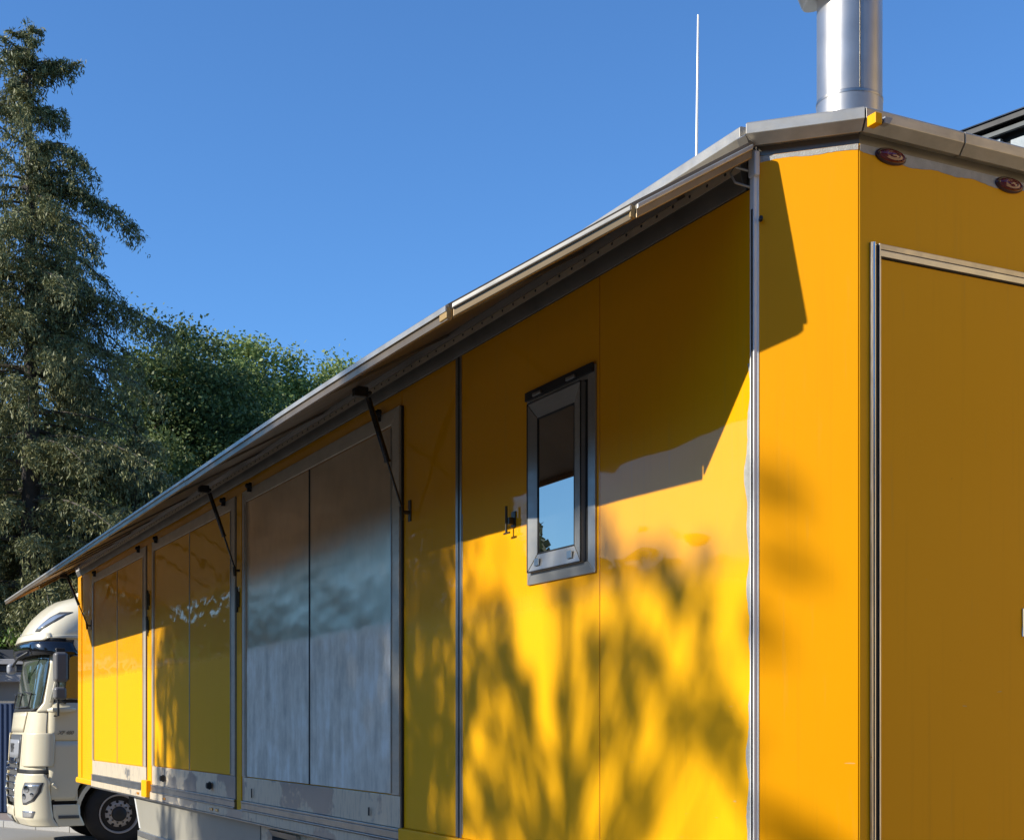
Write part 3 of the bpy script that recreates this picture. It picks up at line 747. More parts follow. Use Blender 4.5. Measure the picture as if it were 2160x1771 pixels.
def patch(rows, name, mat, off=.004, parent=None, n=14, solid=.012, smooth=True, sub=4, bulge=0):
    """rows: list of (z, t0, t1); interpolated between rows"""
    m = MB(); zs = []
    for (z0, a0_, b0_), (z1, a1_, b1_) in zip(rows[:-1], rows[1:]):
        for i in range(sub): f = i/sub; zs.append((z0+(z1-z0)*f, a0_+(a1_-a0_)*f, b0_+(b1_-b0_)*f))
    zs.append(rows[-1])
    for z, a, b in zs:
        for i in range(n+1):
            m.v.append(tuple(S(a+(b-a)*i/n, z, off)))
    for j in range(len(zs)-1):
        for i in range(n):
            q = j*(n+1)+i; m.f.append([q, q+1, q+n+2, q+n+1])
    o = m.build(name, M[mat], parent or TR, smooth=smooth, solid=.0001)
    md = o.modifiers[0]; md.thickness = solid; md.offset = -1 if (rows[0][0] < rows[-1][0]) else 1
    return o
def shell(z0, z1, umin, name, mat, off=0., steps=14, ub=None):
    m = MB(); rings = []
    zz = [z0+(z1-z0)*i/steps for i in range(steps+1)]
    for z in zz:
        tm = t_of_u(umin, z); pts = [S(tm*(i/24-1), z, off) for i in range(24)]+[S(tm*i/24, z, off) for i in range(25)]
        rings.append(pts)
    n = len(rings[0])
    for r_ in rings: m.v += [tuple(p) for p in r_]
    for j in range(steps):
        for i in range(n-1): q = j*n+i; m.f.append([q, q+1, q+n+1, q+n])
        q = j*n; m.f.append([q, q+n, q+2*n-1, q+n-1])
    m.f.append(list(range(n))[::-1]); m.f.append([steps*n+i for i in range(n)])
    return m.build(name, M[mat], TR, smooth=True)
shell(1.10, 3.945, -.95, 'cab', 'cream', 0, 40)
shell(.72, 1.10, .62, 'cab_lower', 'cream', 0, 4)
shell(.33, 1.085, .64, 'bumper_core', 'dark', -.03, 6)
ts = 1.43
# bumper skin with gap above it
patch([(.33, .42, ts+.02), (.45, .40, ts+.02), (.64, .38, ts), (1.02, .46, ts-.02), (1.13, .60, ts-.10)], 'bumper', 'cream', .035, sub=5, n=24)
patch([(.33, -.42, -ts-.02), (.45, -.40, -ts-.02), (.64, -.38, -ts), (1.02, -.46, -ts+.02), (1.13, -.60, -ts+.10)], 'bumper', 'cream', .035, sub=5, n=24)
patch([(.33, -.40, .40), (.62, -.38, .38)], 'bumper_centre', 'cream', .05, n=12)
patch([(1.13, .50, ts+.02), (1.19, .50, ts+.03)], 'shadow_gap', 'black', .008, n=20, solid=.004)
patch([(.70, ts+.01, ts+.05), (1.16, ts, ts+.04)], 'shadow_gap', 'black', .004, n=3, solid=.003)
# upper front: hood panel, corner deflectors
patch([(1.76, -.70, .70), (2.06, -.80, .80)], 'front_flap', 'cream', .018, n=16)
for s_ in (1, -1):
    patch([(1.24, s_*.80, s_*(ts+.0)), (1.30, s_*.76, s_*(ts+.02)), (1.68, s_*.80, s_*(ts+.02)), (1.74, s_*.84, s_*ts)], 'corner_deflector', 'cream', .03, n=18)
# grille
gr = patch([(.66, -.38, .38), (.9, -.50, .50), (1.2, -.56, .56), (1.72, -.62, .62)], 'grille', 'greyplastic', .012, n=20)
patch([(1.36, -.54, .54), (1.64, -.56, .56)], 'grille_plate', 'midgrey', .026, gr, n=12)
patch([(1.30, -.30, .30), (1.36, -.34, .34)], 'grille_bar', 'chrome', .030, gr, n=8)
for i, z in enumerate((.74, .85, .96, 1.07, 1.18, 1.27)):
    hw = interp([(.66, .36), (.9, .48), (1.2, .54), (1.7, .6)], z)
    patch([(z, -hw, hw), (z+.028, -hw, hw)], 'grille_bar', 'chrome', .045, gr, n=14, sub=1, solid=.02)
    for s_ in (1, -1): patch([(z-.04, s_*(hw-.06), s_*hw), (z+.028, s_*(hw-.06), s_*hw)], 'grille_bar', 'chrome', .046, gr, n=2, sub=1)
# headlights and fog lights
for s_ in (1, -1):
    hl = patch([(.66, s_*.95, s_*1.05), (.72, s_*.91, s_*1.20), (.86, s_*.93, s_*1.30), (1.0, s_*1.02, s_*1.33)], 'headlight', 'greyplastic', .038, n=10)
    patch([(.69, s_*.97, s_*1.05), (.74, s_*.94, s_*1.17), (.86, s_*.96, s_*1.26), (.97, s_*1.05, s_*1.29)], 'headlight_lens', 'lampglass', .046, hl, n=10)
    for dt, zz, rr in ((1.08, .90, .055), (1.02, .79, .045), (1.17, .82, .03)):
        P = S(s_*dt, zz, .047); N = (S(s_*dt, zz, .1)-P).normalized(); MB().lathe(P, N, [(0, rr), (.004, rr), (.006, rr*.7), (.0062, .005)], 18).build('lamp_reflector', M['chrome'], hl, smooth=True)
    fg = patch([(.47, s_*.92, s_*1.16), (.57, s_*.92, s_*1.20)], 'fog_light', 'lampglass', .044, n=6)
pl = patch([(.36, -.26, .26), (.47, -.26, .26)], 'number_plate', 'greyplastic', .060, n=4)
patch([(.375, -.24, .24), (.455, -.24, .24)], 'plate_face', 'midgrey', .066, pl, n=4, solid=.003)
# windscreen with dark surround
ws = patch([(2.10, -1.12, 1.12), (2.16, -1.20, 1.20), (2.5, -1.22, 1.22), (2.94, -1.20, 1.20)], 'windscreen', 'truckglass', .006, n=28, sub=5)
patch([(2.88, -1.22, 1.22), (2.97, -1.22, 1.22)], 'windscreen_seal', 'black', .012, ws, n=28)
patch([(2.07, -1.10, 1.10), (2.11, -1.14, 1.14)], 'windscreen_seal', 'black', .014, ws, n=20)
for a, b, z1 in ((.95, .98, 2.34), (.40, .44, 2.34), (-.15, -.12, 2.32)):
    P = [S(a, 2.12, .045), S(b, z1, .045), S(b-.42, z1+.03, .04)]; MB().tube(P, .011, 6).build('wiper', M['black'], ws)
MB().tube([S(.1, 2.135, .05), S(.9, 2.135, .05)], .013, 6).build('wiper', M['black'], ws)
# interior hints seen through the glass are left dark; A pillars
for s_ in (1, -1): patch([(2.06, s_*1.13, s_*1.35), (2.2, s_*1.23, s_*1.37), (2.95, s_*1.22, s_*1.36)], 'pillar_trim', 'cream', .012, n=6)
# sun visor
vi = MB()
rows = []
for z, off_, th_ in ((2.92, .13, 0), (3.00, .09, 0), (3.08, .05, 0), (3.15, .02, 0)):
    rows.append([S(-1.62+3.24*i/36, z-.03*abs(-1+2*i/36)**2*0, off_) for i in range(37)])
for r_ in rows: vi.v += [tuple(p) for p in r_]
for j in range(3):
    for i in range(36): q = j*37+i; vi.f.append([q, q+1, q+38, q+37])
vo = vi.build('sun_visor', M['blackgloss'], TR, smooth=True, solid=.012)
patch([(3.13, -1.5, 1.5), (3.17, -1.5, 1.5)], 'visor_bracket', 'black', .02, vo, n=30)
# roof brow and side ridge
patch([(3.14, -1.2, 1.2), (3.19, -1.3, 1.3), (3.25, -1.25, 1.25)], 'roof_brow', 'cream', .03, n=30, sub=3)
for s_ in (1, -1):
    patch([(3.17, s_*1.2, s_*2.6), (3.22, s_*1.2, s_*2.6)], 'roof_ridge', 'cream', .028, n=30, sub=3)
    rl_ = patch([(3.28, s_*.86, s_*1.0), (3.42, s_*.95, s_*1.16), (3.58, s_*1.06, s_*1.27)], 'roof_lamp', 'greyplastic', .010, n=8)
    patch([(3.31, s_*.89, s_*1.0), (3.42, s_*.98, s_*1.12), (3.55, s_*1.08, s_*1.22)], 'roof_lamp_glass', 'lampglass', .018, rl_, n=8)
# roof hatch bump
rh = MB()
for i, (z, rx, ry) in enumerate(((3.90, .34, .34), (3.965, .33, .33), (3.99, .27, .29), (3.995, .02, .02))):
    rh.v += [(.12+rx*math.cos(a_)*(1 if math.cos(a_) > 0 else 1.5), ry*2*math.sin(a_)*1.2, z) for a_ in [2*math.pi*j/32 for j in range(32)]]
for i in range(3):
    for j in range(32): q = (j+1) % 32; rh.f.append([i*32+j, i*32+q, (i+1)*32+q, (i+1)*32+j])
rh.build('roof_hatch', M['cream'], TR, smooth=True)
# doors
for s_ in (1, -1):
    def tt(u, z): return s_*t_of_u(u, z)
    dr = patch([(.74, tt(1.03, .74), tt(.66, .74)), (.95, tt(1.03, .95), tt(.60, .95)), (1.05, tt(1.03, 1.05), tt(.52, 1.05)), (1.2, tt(1.04, 1.2), tt(-.25, 1.2)), (1.62, tt(1.04, 1.62), tt(-.28, 1.62))], 'door', 'cream', .012, n=12)
    patch([(1.635, tt(1.04, 1.635), tt(-.28, 1.635)), (2.20, tt(1.03, 2.2), tt(-.28, 2.2))], 'door_upper', 'cream', .012, dr, n=12)
    patch([(2.20, tt(1.03, 2.2), tt(.985, 2.2)), (3.02, tt(.93, 3.02), tt(.90, 3.02))], 'door_upper', 'cream', .012, dr, n=4)
    patch([(2.99, tt(.92, 2.99), tt(-.28, 2.99)), (3.04, tt(.92, 3.04), tt(-.28, 3.04))], 'door_upper', 'cream', .012, dr, n=8)
    ox = [tt(1.047, z) for z in (1, 2)]
    patch([(.74, tt(1.058, .74), tt(1.035, .74)), (2.2, tt(1.058, 2.2), tt(1.035, 2.2)), (3.04, tt(.955, 3.04), tt(.935, 3.04))], 'door_seam', 'greyplastic', .002, dr, n=2, solid=.001)
    patch([(2.19, tt(.97, 2.19), tt(-.26, 2.19)), (2.32, tt(1.0, 2.32), tt(-.26, 2.32)), (2.9, tt(.92, 2.9), tt(-.26, 2.9)), (2.97, tt(.86, 2.97), tt(-.26, 2.97))], 'side_window', 'black', .008, dr, n=8, solid=.004)
    patch([(2.25, tt(.90, 2.25), tt(-.2, 2.25)), (2.34, tt(.93, 2.34), tt(-.2, 2.34)), (2.86, tt(.85, 2.86), tt(-.2, 2.86)), (2.92, tt(.80, 2.92), tt(-.2, 2.92))], 'side_glass', 'truckglass', .013, dr, n=8, solid=.003)
    # grab handle / mirror arm cover
    m = MB(); m.tube([(.66, s_*1.262, 2.10), (.72, s_*1.30, 2.105), (1.0, s_*1.33, 2.09), (1.05, s_*1.28, 2.08)], [.025, .045, .045, .025], 12); m.build('mirror_arm_cover', M['cream'], TR, smooth=True)
    m = MB(); m.tube([(.98, s_*1.25, .98), (.985, s_*1.30, .97), (.93, s_*1.30, .92)], .022, 10); m.build('cab_step_handle', M['cream'], TR, smooth=True)
    patch([(.34, s_*1.45, s_*1.82), (.36, s_*1.45, s_*1.84), (.64, s_*1.45, s_*1.84), (.665, s_*1.45, s_*1.83)], 'side_step_panel', 'cream', .03, n=8, sub=2)
    patch([(.455, s_*1.52, s_*1.82), (.50, s_*1.52, s_*1.82)], 'step_tread', 'greyplastic', .045, n=4, solid=.02)
    # mirrors
    def rbox(x0, x1, y0, y1, z0, z1, name, mat, par, bev):
        return MB().box(x0, x1, y0, y1, z0, z1).build(name, M[mat], par, bevel=bev, seg=4)
    lo_, hi_ = (1.30, 1.42)
    mo = rbox(.80, 1.00, s_*1.32, s_*1.56, 2.50, 2.95, 'door_mirror', 'mirrorgrey', TR, .055)
    rbox(.785, .80, s_*1.35, s_*1.53, 2.54, 2.91, 'mirror_glass', 'blackgloss', mo, .004)
    rbox(.84, .97, s_*1.44, s_*1.50, 2.94, 3.01, 'mirror_mount', 'black', mo, .01)
    rbox(.82, 1.00, s_*1.32, s_*1.54, 2.24, 2.43, 'wide_mirror', 'mirrorgrey', mo, .05)
    m = MB(); m.tube([(.93, s_*1.42, 3.0), (.93, s_*1.42, 2.0), (.96, s_*1.30, 2.0)], .018, 8); m.tube([(.93, s_*1.42, 3.0), (.95, s_*1.24, 3.0)], .018, 8); m.tube([(.93, s_*1.42, 2.25), (.80, s_*1.24, 2.2)], .02, 8)
    m.build('mirror_bracket', M['black'], mo, smooth=True)
# front mirror
fm = rbox(1.42, 1.55, .42, .62, 2.64, 2.80, 'front_mirror', 'midgrey', TR, .05)
MB().tube([(1.48, .62, 2.76), (1.42, .85, 2.88), (1.30, .95, 2.96)], .018, 8).build('mirror_bracket', M['black'], fm, smooth=True)
# wheel arch, wheels, chassis
ar = MB()
for s_ in (1, -1):
    for i in range(14):
        a0_, a1_ = R(8+i*12), R(8+(i+1)*12)
        q = [(r_*math.cos(a_), s_*1.245, .5+r_*math.sin(a_)) for r_, a_ in ((.60, a0_), (.66, a0_), (.66, a1_), (.60, a1_))]
        ar.prism(q, (0, -s_*.35, 0))
ar.build('wheel_arch', M['cream'], TR)
for s_ in (1, -1):
    wheel(TR, (0, s_*1.235, .5), (0, s_, 0)); wheel(TR, (-3.8, s_*1.235, .5), (0, s_, 0))
cf = MB()
for s_ in (1, -1): cf.box(-4.8, .9, s_*.35, s_*.47, .75, 1.0)
cf.box(-.1, .1, -.95, .95, .4, .55); cf.box(-3.9, -3.7, -.95, .95, .4, .6)
cf.build('chassis_frame', M['dark'], TR)
for s_ in (1, -1): MB().box(-2.9, -.95, s_*.55, s_*1.15, .42, 1.02).build('fuel_tank', M['alu'], TR, bevel=.08)
MB().lathe((-3.4, 0, 1.02), (0, 0, 1), [(0, .5), (.06, .5), (.08, .45)], 32).build('fifth_wheel', M['black'], TR)
def text(body, size, mat, parent, mtx, ext=.004, name='lettering', shear=0.):
    c = bpy.data.curves.new(name, 'FONT'); c.body = body; c.size = size; c.extrude = ext; c.align_x = 'CENTER'; c.align_y = 'CENTER'; c.shear = shear; c.offset = .003
    o = bpy.data.objects.new('tmp', c); sc.collection.objects.link(o); bpy.context.view_layer.update()
    me = bpy.data.meshes.new_from_object(o.evaluated_get(bpy.context.evaluated_depsgraph_get())); bpy.data.objects.remove(o)
    me.transform(mtx); me.materials.append(M[mat]); me.name = name
    return link(bpy.data.objects.new(name, me), parent)
# side badge (reads along -x in local space when seen from +y)
side = Matrix(((-1, 0, 0, .80), (0, 0, 1, 1.253), (0, 1, 0, 1.745), (0, 0, 0, 1)))
text('XF 480', .075, 'badge_soft', TR, side, name='side_badge', shear=.4)
front = Matrix(((0, 0, 1, interp(Fz, 1.5)+.028), (1, 0, 0, 0), (0, 1, 0, 1.50), (0, 0, 0, 1)))
text('DAF', .20, 'greyplastic', gr, front, name='grille_badge')

# ================================================================== BUILDINGS
# garage row behind the truck: front is parallel to the picture plane
def rowpt(r, f): s, c = .44776, .89415; return Vector((r*c+f*s, -r*s+f*c, 0))
GA = empty('garage', rowpt(-10.5, 28.4)); tag(GA, 'flat roofed garage with blue ribbed doors behind the truck', 'garage')
ex = Vector((.89415, -.44776, 0)); ey = Vector((.44776, .89415, 0))
def obox(mb, r0, r1, f0, f1, z0, z1):
    q = [rowpt(r0, f0), rowpt(r1, f0), rowpt(r1, f1), rowpt(r0, f1)]; mb.prism([(p.x, p.y, z0) for p in q], (0, 0, z1-z0))
M['stucco'] = plain('grey_stucco', (.30, .28, .25), .85, var=.15, vs=2, bumps=.4)
M['bluedoor'] = plain('blue_garage_door', (.045, .075, .15), .5, var=.1, vs=3)
M['fascia'] = plain('grey_fascia', (.34, .33, .33), .7, var=.15, vs=3)
M['roofdark'] = plain('bitumen_roof', (.05, .055, .065), .75, var=.2, vs=2)
m = MB(); obox(m, -17, -4, 27.4, 29.4, 0, 2.72); m.build('wall', M['stucco'], GA)
m = MB(); obox(m, -17.2, -3.8, 27.15, 29.5, 2.72, 2.92); m.build('fascia', M['fascia'], GA, bevel=.01)
m = MB(); obox(m, -17.2, -3.8, 27.10, 29.5, 2.925, 3.05); m.build('fascia', M['roofdark'], GA, bevel=.01)
m = MB(); obox(m, -17.3, -3.7, 27.02, 29.6, 3.055, 3.16); m.build('fascia', M['fascia'], GA, bevel=.01)
m = MB(); obox(m, -17.3, -3.7, 27.3, 29.6, 3.165, 3.36); m.build('roof', M['roofdark'], GA)
for d0 in (-16.6, -13.6, -10.6, -7.6):
    m = MB(); obox(m, d0, d0+2.5, 27.36, 27.39, 0.13, 2.30)
    for i in range(25): obox(m, d0+.03+i*.1, d0+.08+i*.1, 27.33, 27.359, .14, 2.29)
    m.build('garage_door', M['bluedoor'], GA, bevel=.006)
# tall dark shed behind on the right: eaves, battens, pale sheets
B0 = Vector((11.07, 11.23, 0)); B1 = Vector((9.90, 16.3, 0)); bd = Vector((-.225, .974, 0)).normalized(); bn = Vector((-.974, -.225, 0))
SH = empty('shed_building', (12.5, 9, 0)); tag(SH, 'dark eaved building with pale corrugated wall sheets rising behind the trailer roof', 'building')
M['sheet'] = plain('pale_wall_sheet', (.36, .41, .44), .55, var=.35, vs=5, bumps=.3)
M['batten'] = plain('weathered_batten', (.13, .14, .14), .7, var=.2, vs=8)
M['eave'] = plain('shade_dark_eave', (.022, .020, .019), .6, var=.15, vs=5)  # base darkened to stand for the shade on the fascia
A = B0-bd*9; Bp = B0+bd*1.2; zt = 6.47+E
def wbox(mb, s0, s1, o0, o1, z0, z1):
    q = [B0+bd*s0+bn*o0, B0+bd*s1+bn*o0, B0+bd*s1+bn*o1, B0+bd*s0+bn*o1]; mb.prism([(p.x, p.y, z0) for p in q], (0, 0, z1-z0))
m = MB(); wbox(m, -9, 1.5, -6, -.34, 0, zt-.25); m.build('wall', M['dark'], SH)
m = MB(); wbox(m, -9.2, 1.7, -6, 0, zt-.012, zt); m.build('roof', M['blackgloss'], SH)
m = MB(); wbox(m, -9.2, 1.7, -.05, -.02, zt-.075, zt-.014); m.build('fascia', M['eave'], SH)
m = MB(); wbox(m, -9.2, 1.7, -.12, -.08, zt-.155, zt-.110); m.build('gutter_board', M['batten'], SH)
m = MB(); wbox(m, -9.2, 1.7, -.34, -.20, 0, zt-.013); m.build('wall_back', M['dark'], SH)
i = -8.8
while i < 1.4:
    m = MB(); wbox(m, i, i+.05, -.198, -.14, 2.0, zt-.175); m.build('batten', M['sheet'], SH)
    m = MB(); wbox(m, i+.14, i+.30, -.199, -.18, 2.0, zt-.22); m.build('wall_sheet', M['sheet'], SH)
    i += .40

# ================================================================== TREES
def np_mesh(name, V, F, mat, parent=None, kind=None):
    me = bpy.data.meshes.new(name); nv = len(V); nf = len(F)
    me.vertices.add(nv); me.vertices.foreach_set('co', V.astype(np.float32).ravel())
    me.loops.add(nf*F.shape[1]); me.loops.foreach_set('vertex_index', F.astype(np.int32).ravel())
    me.polygons.add(nf); me.polygons.foreach_set('loop_start', np.arange(nf, dtype=np.int32)*F.shape[1])
    me.update(calc_edges=True); me.materials.append(mat)
    o = link(bpy.data.objects.new(name, me), parent)
    if kind: o['kind'] = kind
    return o
def leaves(C, size, rng, droop=None, aspect=.55, up=.4):
    """one folded quad (kite) per centre"""
    n = len(C); a = rng.normal(size=(n, 3)); 
    if droop is not None: a = a*.45+droop
    a /= np.linalg.norm(a, axis=1, keepdims=True)
    b = rng.normal(size=(n, 3)); b[:, 2] *= (1-up); b -= a*np.sum(a*b, 1, keepdims=True); b /= np.linalg.norm(b, axis=1, keepdims=True)
    s = size*rng.uniform(.6, 1.25, (n, 1))
    V = np.stack([C-a*s*.5, C+b*s*aspect*.5, C+a*s*.5, C-b*s*aspect*.5], 1).reshape(-1, 3)
    F = np.arange(4*n).reshape(-1, 4); return V, F

def broad_tree(name, x, y, H, rad, zc, hz, mat, seed, clumps, per, ls, label, group=None, cs=.42, cat='tree', gap=.0, trunk_r=.22, limbs=16):
    rng = np.random.default_rng(seed); t = empty(name, (x, y, 0)); tag(t, label, cat, group)
    # crown made of lobes so that the outline is uneven
    nl = 14; lob = []
    for i in range(nl):
        v = rng.normal(size=3); v /= np.linalg.norm(v); k = rng.uniform(.35, .8)
        lob.append((np.array([v[0]*rad*k, v[1]*rad*k, zc+v[2]*hz*k]), rng.uniform(.35, .55)))
    lob.append((np.array([0, 0, zc+hz*.62]), .4))
    C = []
    while len(C) < clumps:
        c, r = lob[rng.integers(len(lob))]; v = rng.normal(size=3); v /= np.linalg.norm(v)
        rr = r*rng.uniform(.55, 1.0)**.6
        C.append(c+v*np.array([rad*rr, rad*rr, hz*rr*.8]))
    C = np.array(C)
    L = (C[:, None, :]+rng.normal(size=(clumps, per, 3))*cs*np.array([1, 1, .7])).reshape(-1, 3)
    V, F = leaves(L, ls, rng, up=.2)
    np_mesh('crown', V, F, mat, t)
    m = MB(); zb = zc-hz*.75
    m.tube([(x, y, 0), (x+.05, y, max(zb, 1)*.6), (x, y+.08, zc-hz*.1), (x+.1, y, zc+hz*.5)], [trunk_r*1.25, trunk_r, trunk_r*.6, .04], 10)
    m.build('trunk', M['bark'], t, smooth=True)
    m = MB(); idx = rng.choice(clumps, size=min(limbs*4, clumps), replace=False)
    for q, i in enumerate(idx):
        c = C[i]; z0 = min(max(c[2]-np.hypot(c[0], c[1])*.7, zb*.8), zc+hz*.3); p0 = Vector((x, y, z0)); p2 = Vector((x+c[0], y+c[1], c[2])); p1 = p0.lerp(p2, .5)+Vector((0, 0, .25))
        r0 = .06 if q < limbs else .028
        m.tube([p0, p1, p2], [r0, r0*.6, .008], 5)
    tag(m.build('branches', M['bark'], t, smooth=True), kind='stuff')
    return t

def spruce(name, x, y, H, prof, label, seed=1, group=None, zmin=3.7, dens=1.35, ls=.115, extra=()):
    rng = np.random.default_rng(seed); t = empty(name, (x, y, 0)); tag(t, label, 'tree', group)
    m = MB(); m.tube([(x, y, 0), (x+.05, y, H*.5), (x, y, H)], [.30, .17, .02], 10); m.build('trunk', M['bark'], t, smooth=True)
    br = MB(); P = []; D = []
    z = zmin
    while z < H-.1:
        Rm = interp(prof, z); nb = 5
        ex_ = [e_ for e_ in extra if z-.35 < e_[0] <= z] if True else []
        for k_ in range(nb+len(ex_)):
            an = rng.uniform(0, 2*math.pi); L = Rm*rng.choice([.5, .7, .85, 1.0, 1.1, 1.45], p=[.15, .2, .2, .2, .15, .10])*rng.uniform(.9, 1.1); zz = z+rng.uniform(-.2, .2)
            up0 = rng.uniform(.05, .45) if Rm < 1.3 else rng.uniform(-.05, .35); dr = L*rng.uniform(.12, .32) if Rm > 1.3 else -L*rng.uniform(0, .35)
            
            if k_ >= nb: e_ = ex_[k_-nb]; an = R(-26.6)+R(e_[2]); L = e_[1]; zz = e_[0]; up0 = .12; dr = L*e_[3]
            nseg = 7; pts = []
            for i in range(nseg+1):
                s = i/nseg; pts.append(np.array([math.cos(an)*L*s, math.sin(an)*L*s, zz+up0*L*s-(dr+up0*L)*s*s*1.1]))
            br.tube([Vector((x+p[0], y+p[1], p[2])) for p in pts], [.030*(1-i/nseg)+.006 for i in range(nseg+1)], 4)
            # side twigs with hanging sprays
            nt_ = int(L*13*dens)+3
            for j in range(nt_):
                s = rng.uniform(.12, 1.0)**.75; f = s*nseg; i0 = min(int(f), nseg-1); p = pts[i0]+(pts[i0+1]-pts[i0])*(f-i0)
                side = rng.choice([-1, 1]); tl = (1-s*.72)*rng.uniform(.25, .75)*min(1, L*.55); sv = np.array([-math.sin(an)*side+math.cos(an)*.7, math.cos(an)*side+math.sin(an)*.7, -.2])
                q = max(3, int(tl*16)); ss = np.linspace(.1, 1, q)[:, None]; hang = rng.uniform(.15, .60)*min(1, Rm/1.5)
                base = p+sv*tl*ss
                base[:, 2] -= (ss[:, 0]**1.5)*hang*.5
                P.append(base+rng.normal(size=base.shape)*.035); D.append(np.tile(np.array([sv[0]*.5, sv[1]*.5, -.35]), (q, 1)))
                # pendulous sprays
                nh = max(1, int(hang*9)); hh = rng.uniform(0, hang, nh)
                sel = base[rng.integers(0, q, nh)].copy(); sel[:, 2] -= hh; P.append(sel+rng.normal(size=sel.shape)*.03); D.append(np.tile(np.array([.0, .0, -1.]), (nh, 1)))
        z += rng.choice([.12, .2, .5], p=[.35, .35, .3])*rng.uniform(.8, 1.2)*(1 if Rm > 1 else .8)
    # leader tuft
    q = np.stack([rng.normal(size=60)*.06, rng.normal(size=60)*.06, rng.uniform(H-.9, H+.1, 60)], 1); P.append(q); D.append(np.tile(np.array([0, 0, .8]), (60, 1)))
    P = np.concatenate(P); D = np.concatenate(D)
    P3 = np.repeat(P, 4, 0)+rng.normal(size=(4*len(P), 3))*.035; D3 = np.repeat(D, 4, 0)
    V, F = leaves(P3, ls, rng, droop=D3, aspect=.26)
    np_mesh('foliage', V, F, M['needle'], t)
    tag(br.build('branches', M['twig'], t), kind='stuff')
    return t, len(F)

profile = [(0, 2.8), (6, 2.6), (9.0, 2.2), (10.6, 1.95), (12.2, 1.75), (13.2, 1.45), (14.2, 1.0), (15.3, .8), (16.3, .5), (17, .12)]
spruce('spruce_tree', 4.34-.35, 31.2, 16.9, profile, 'tall ragged spruce with drooping boughs at the left edge of the sky', seed=5, extra=[(15.9, 1.05, 8, -.25), (15.1, .8, 20, .2), (14.3, 1.35, -10, .3), (13.5, 2.3, 5, .35), (12.9, 1.9, -25, .45), (12.2, 2.25, 10, .6), (11.2, 3.05, 3, .25), (10.9, 2.4, 25, .4)])
spruce('spruce_tree', 3.2, 34.0, 11.0, [(0, 3.4), (6, 2.9), (9, 1.8), (11, .2)], 'lower dark spruce standing half hidden behind the tall ragged spruce', seed=8, dens=.9)
spruce('spruce_tree', 6.1, 30.6, 8.6, [(0, 2.2), (3, 2.6), (6, 2.0), (8.3, .2)], 'short spruce with hanging olive boughs directly above the truck roof', seed=12, dens=1.3)

broad_tree('broadleaf_tree', 8.3, 38.37, 13.4, 2.6, 8.3, 5.3, M['leaf_a'], 21, 520, 170, .13, 'dark green broadleaf tree immediately right of the tall spruce', cs=.30)
broad_tree('broadleaf_tree', 9.75, 39.9, 13.4, 2.6, 8.1, 5.6, M['leaf_a'], 22, 540, 170, .13, 'rounded dense green tree in the middle of the treeline, nearer than the pale one', cs=.30)
broad_tree('broadleaf_tree', 14.4, 48.7, 15.3, 3.1, 10.9, 5.4, M['leaf_b'], 23, 620, 150, .17, 'pale yellow green tree whose top shows above the awning', cs=.36)
broad_tree('broadleaf_tree', 17.6, 49.8, 14.6, 2.9, 10.9, 5.2, M['leaf_b'], 24, 560, 150, .17, 'pale green tree furthest right, just clearing the awning edge', cs=.36)
broad_tree('broadleaf_tree', 11.5, 43.0, 12.4, 3.2, 5.8, 4.8, M['leaf_a'], 25, 300, 110, .17, 'leafy tree filling the gap below and behind the rounded green tree', cs=.42)
broad_tree('broadleaf_tree', 7.3, 43.3, 12.6, 3.6, 7.0, 5.2, M['leaf_c'], 26, 330, 90, .21, 'deep green tree seen through the boughs behind the tall spruce', cs=.46)
broad_tree('broadleaf_tree', 3.6, 41.0, 11.0, 3.6, 6.0, 4.6, M['leaf_c'], 27, 330, 90, .21, 'very dark tree at the left edge above the garage', cs=.46)
broad_tree('broadleaf_tree', 8.6, 35.2, 8.6, 2.4, 4.6, 3.4, M['leaf_c'], 28, 300, 110, .16, 'low dark bushy tree behind the far end of the awning', cs=.36)
# hedge on top of the garage
rng = np.random.default_rng(4); n = 5200
rr = rng.uniform(-16, -5, n); ff = rng.uniform(27.5, 28.6, n); zz = 3.36+np.abs(rng.normal(size=n))*.17+.10*np.sin(rr*3)
C = np.stack([rr*.89415+ff*.44776, -rr*.44776+ff*.89415, zz], 1); V, F = leaves(C, .13, rng)
hd = empty('hedge', (0, 0, 0)); hd.location = (0, 0, 0); np_mesh('foliage', V, F, M['hedge'], hd); tag(hd, 'bright green creeper growing along the garage roof edge', 'hedge')

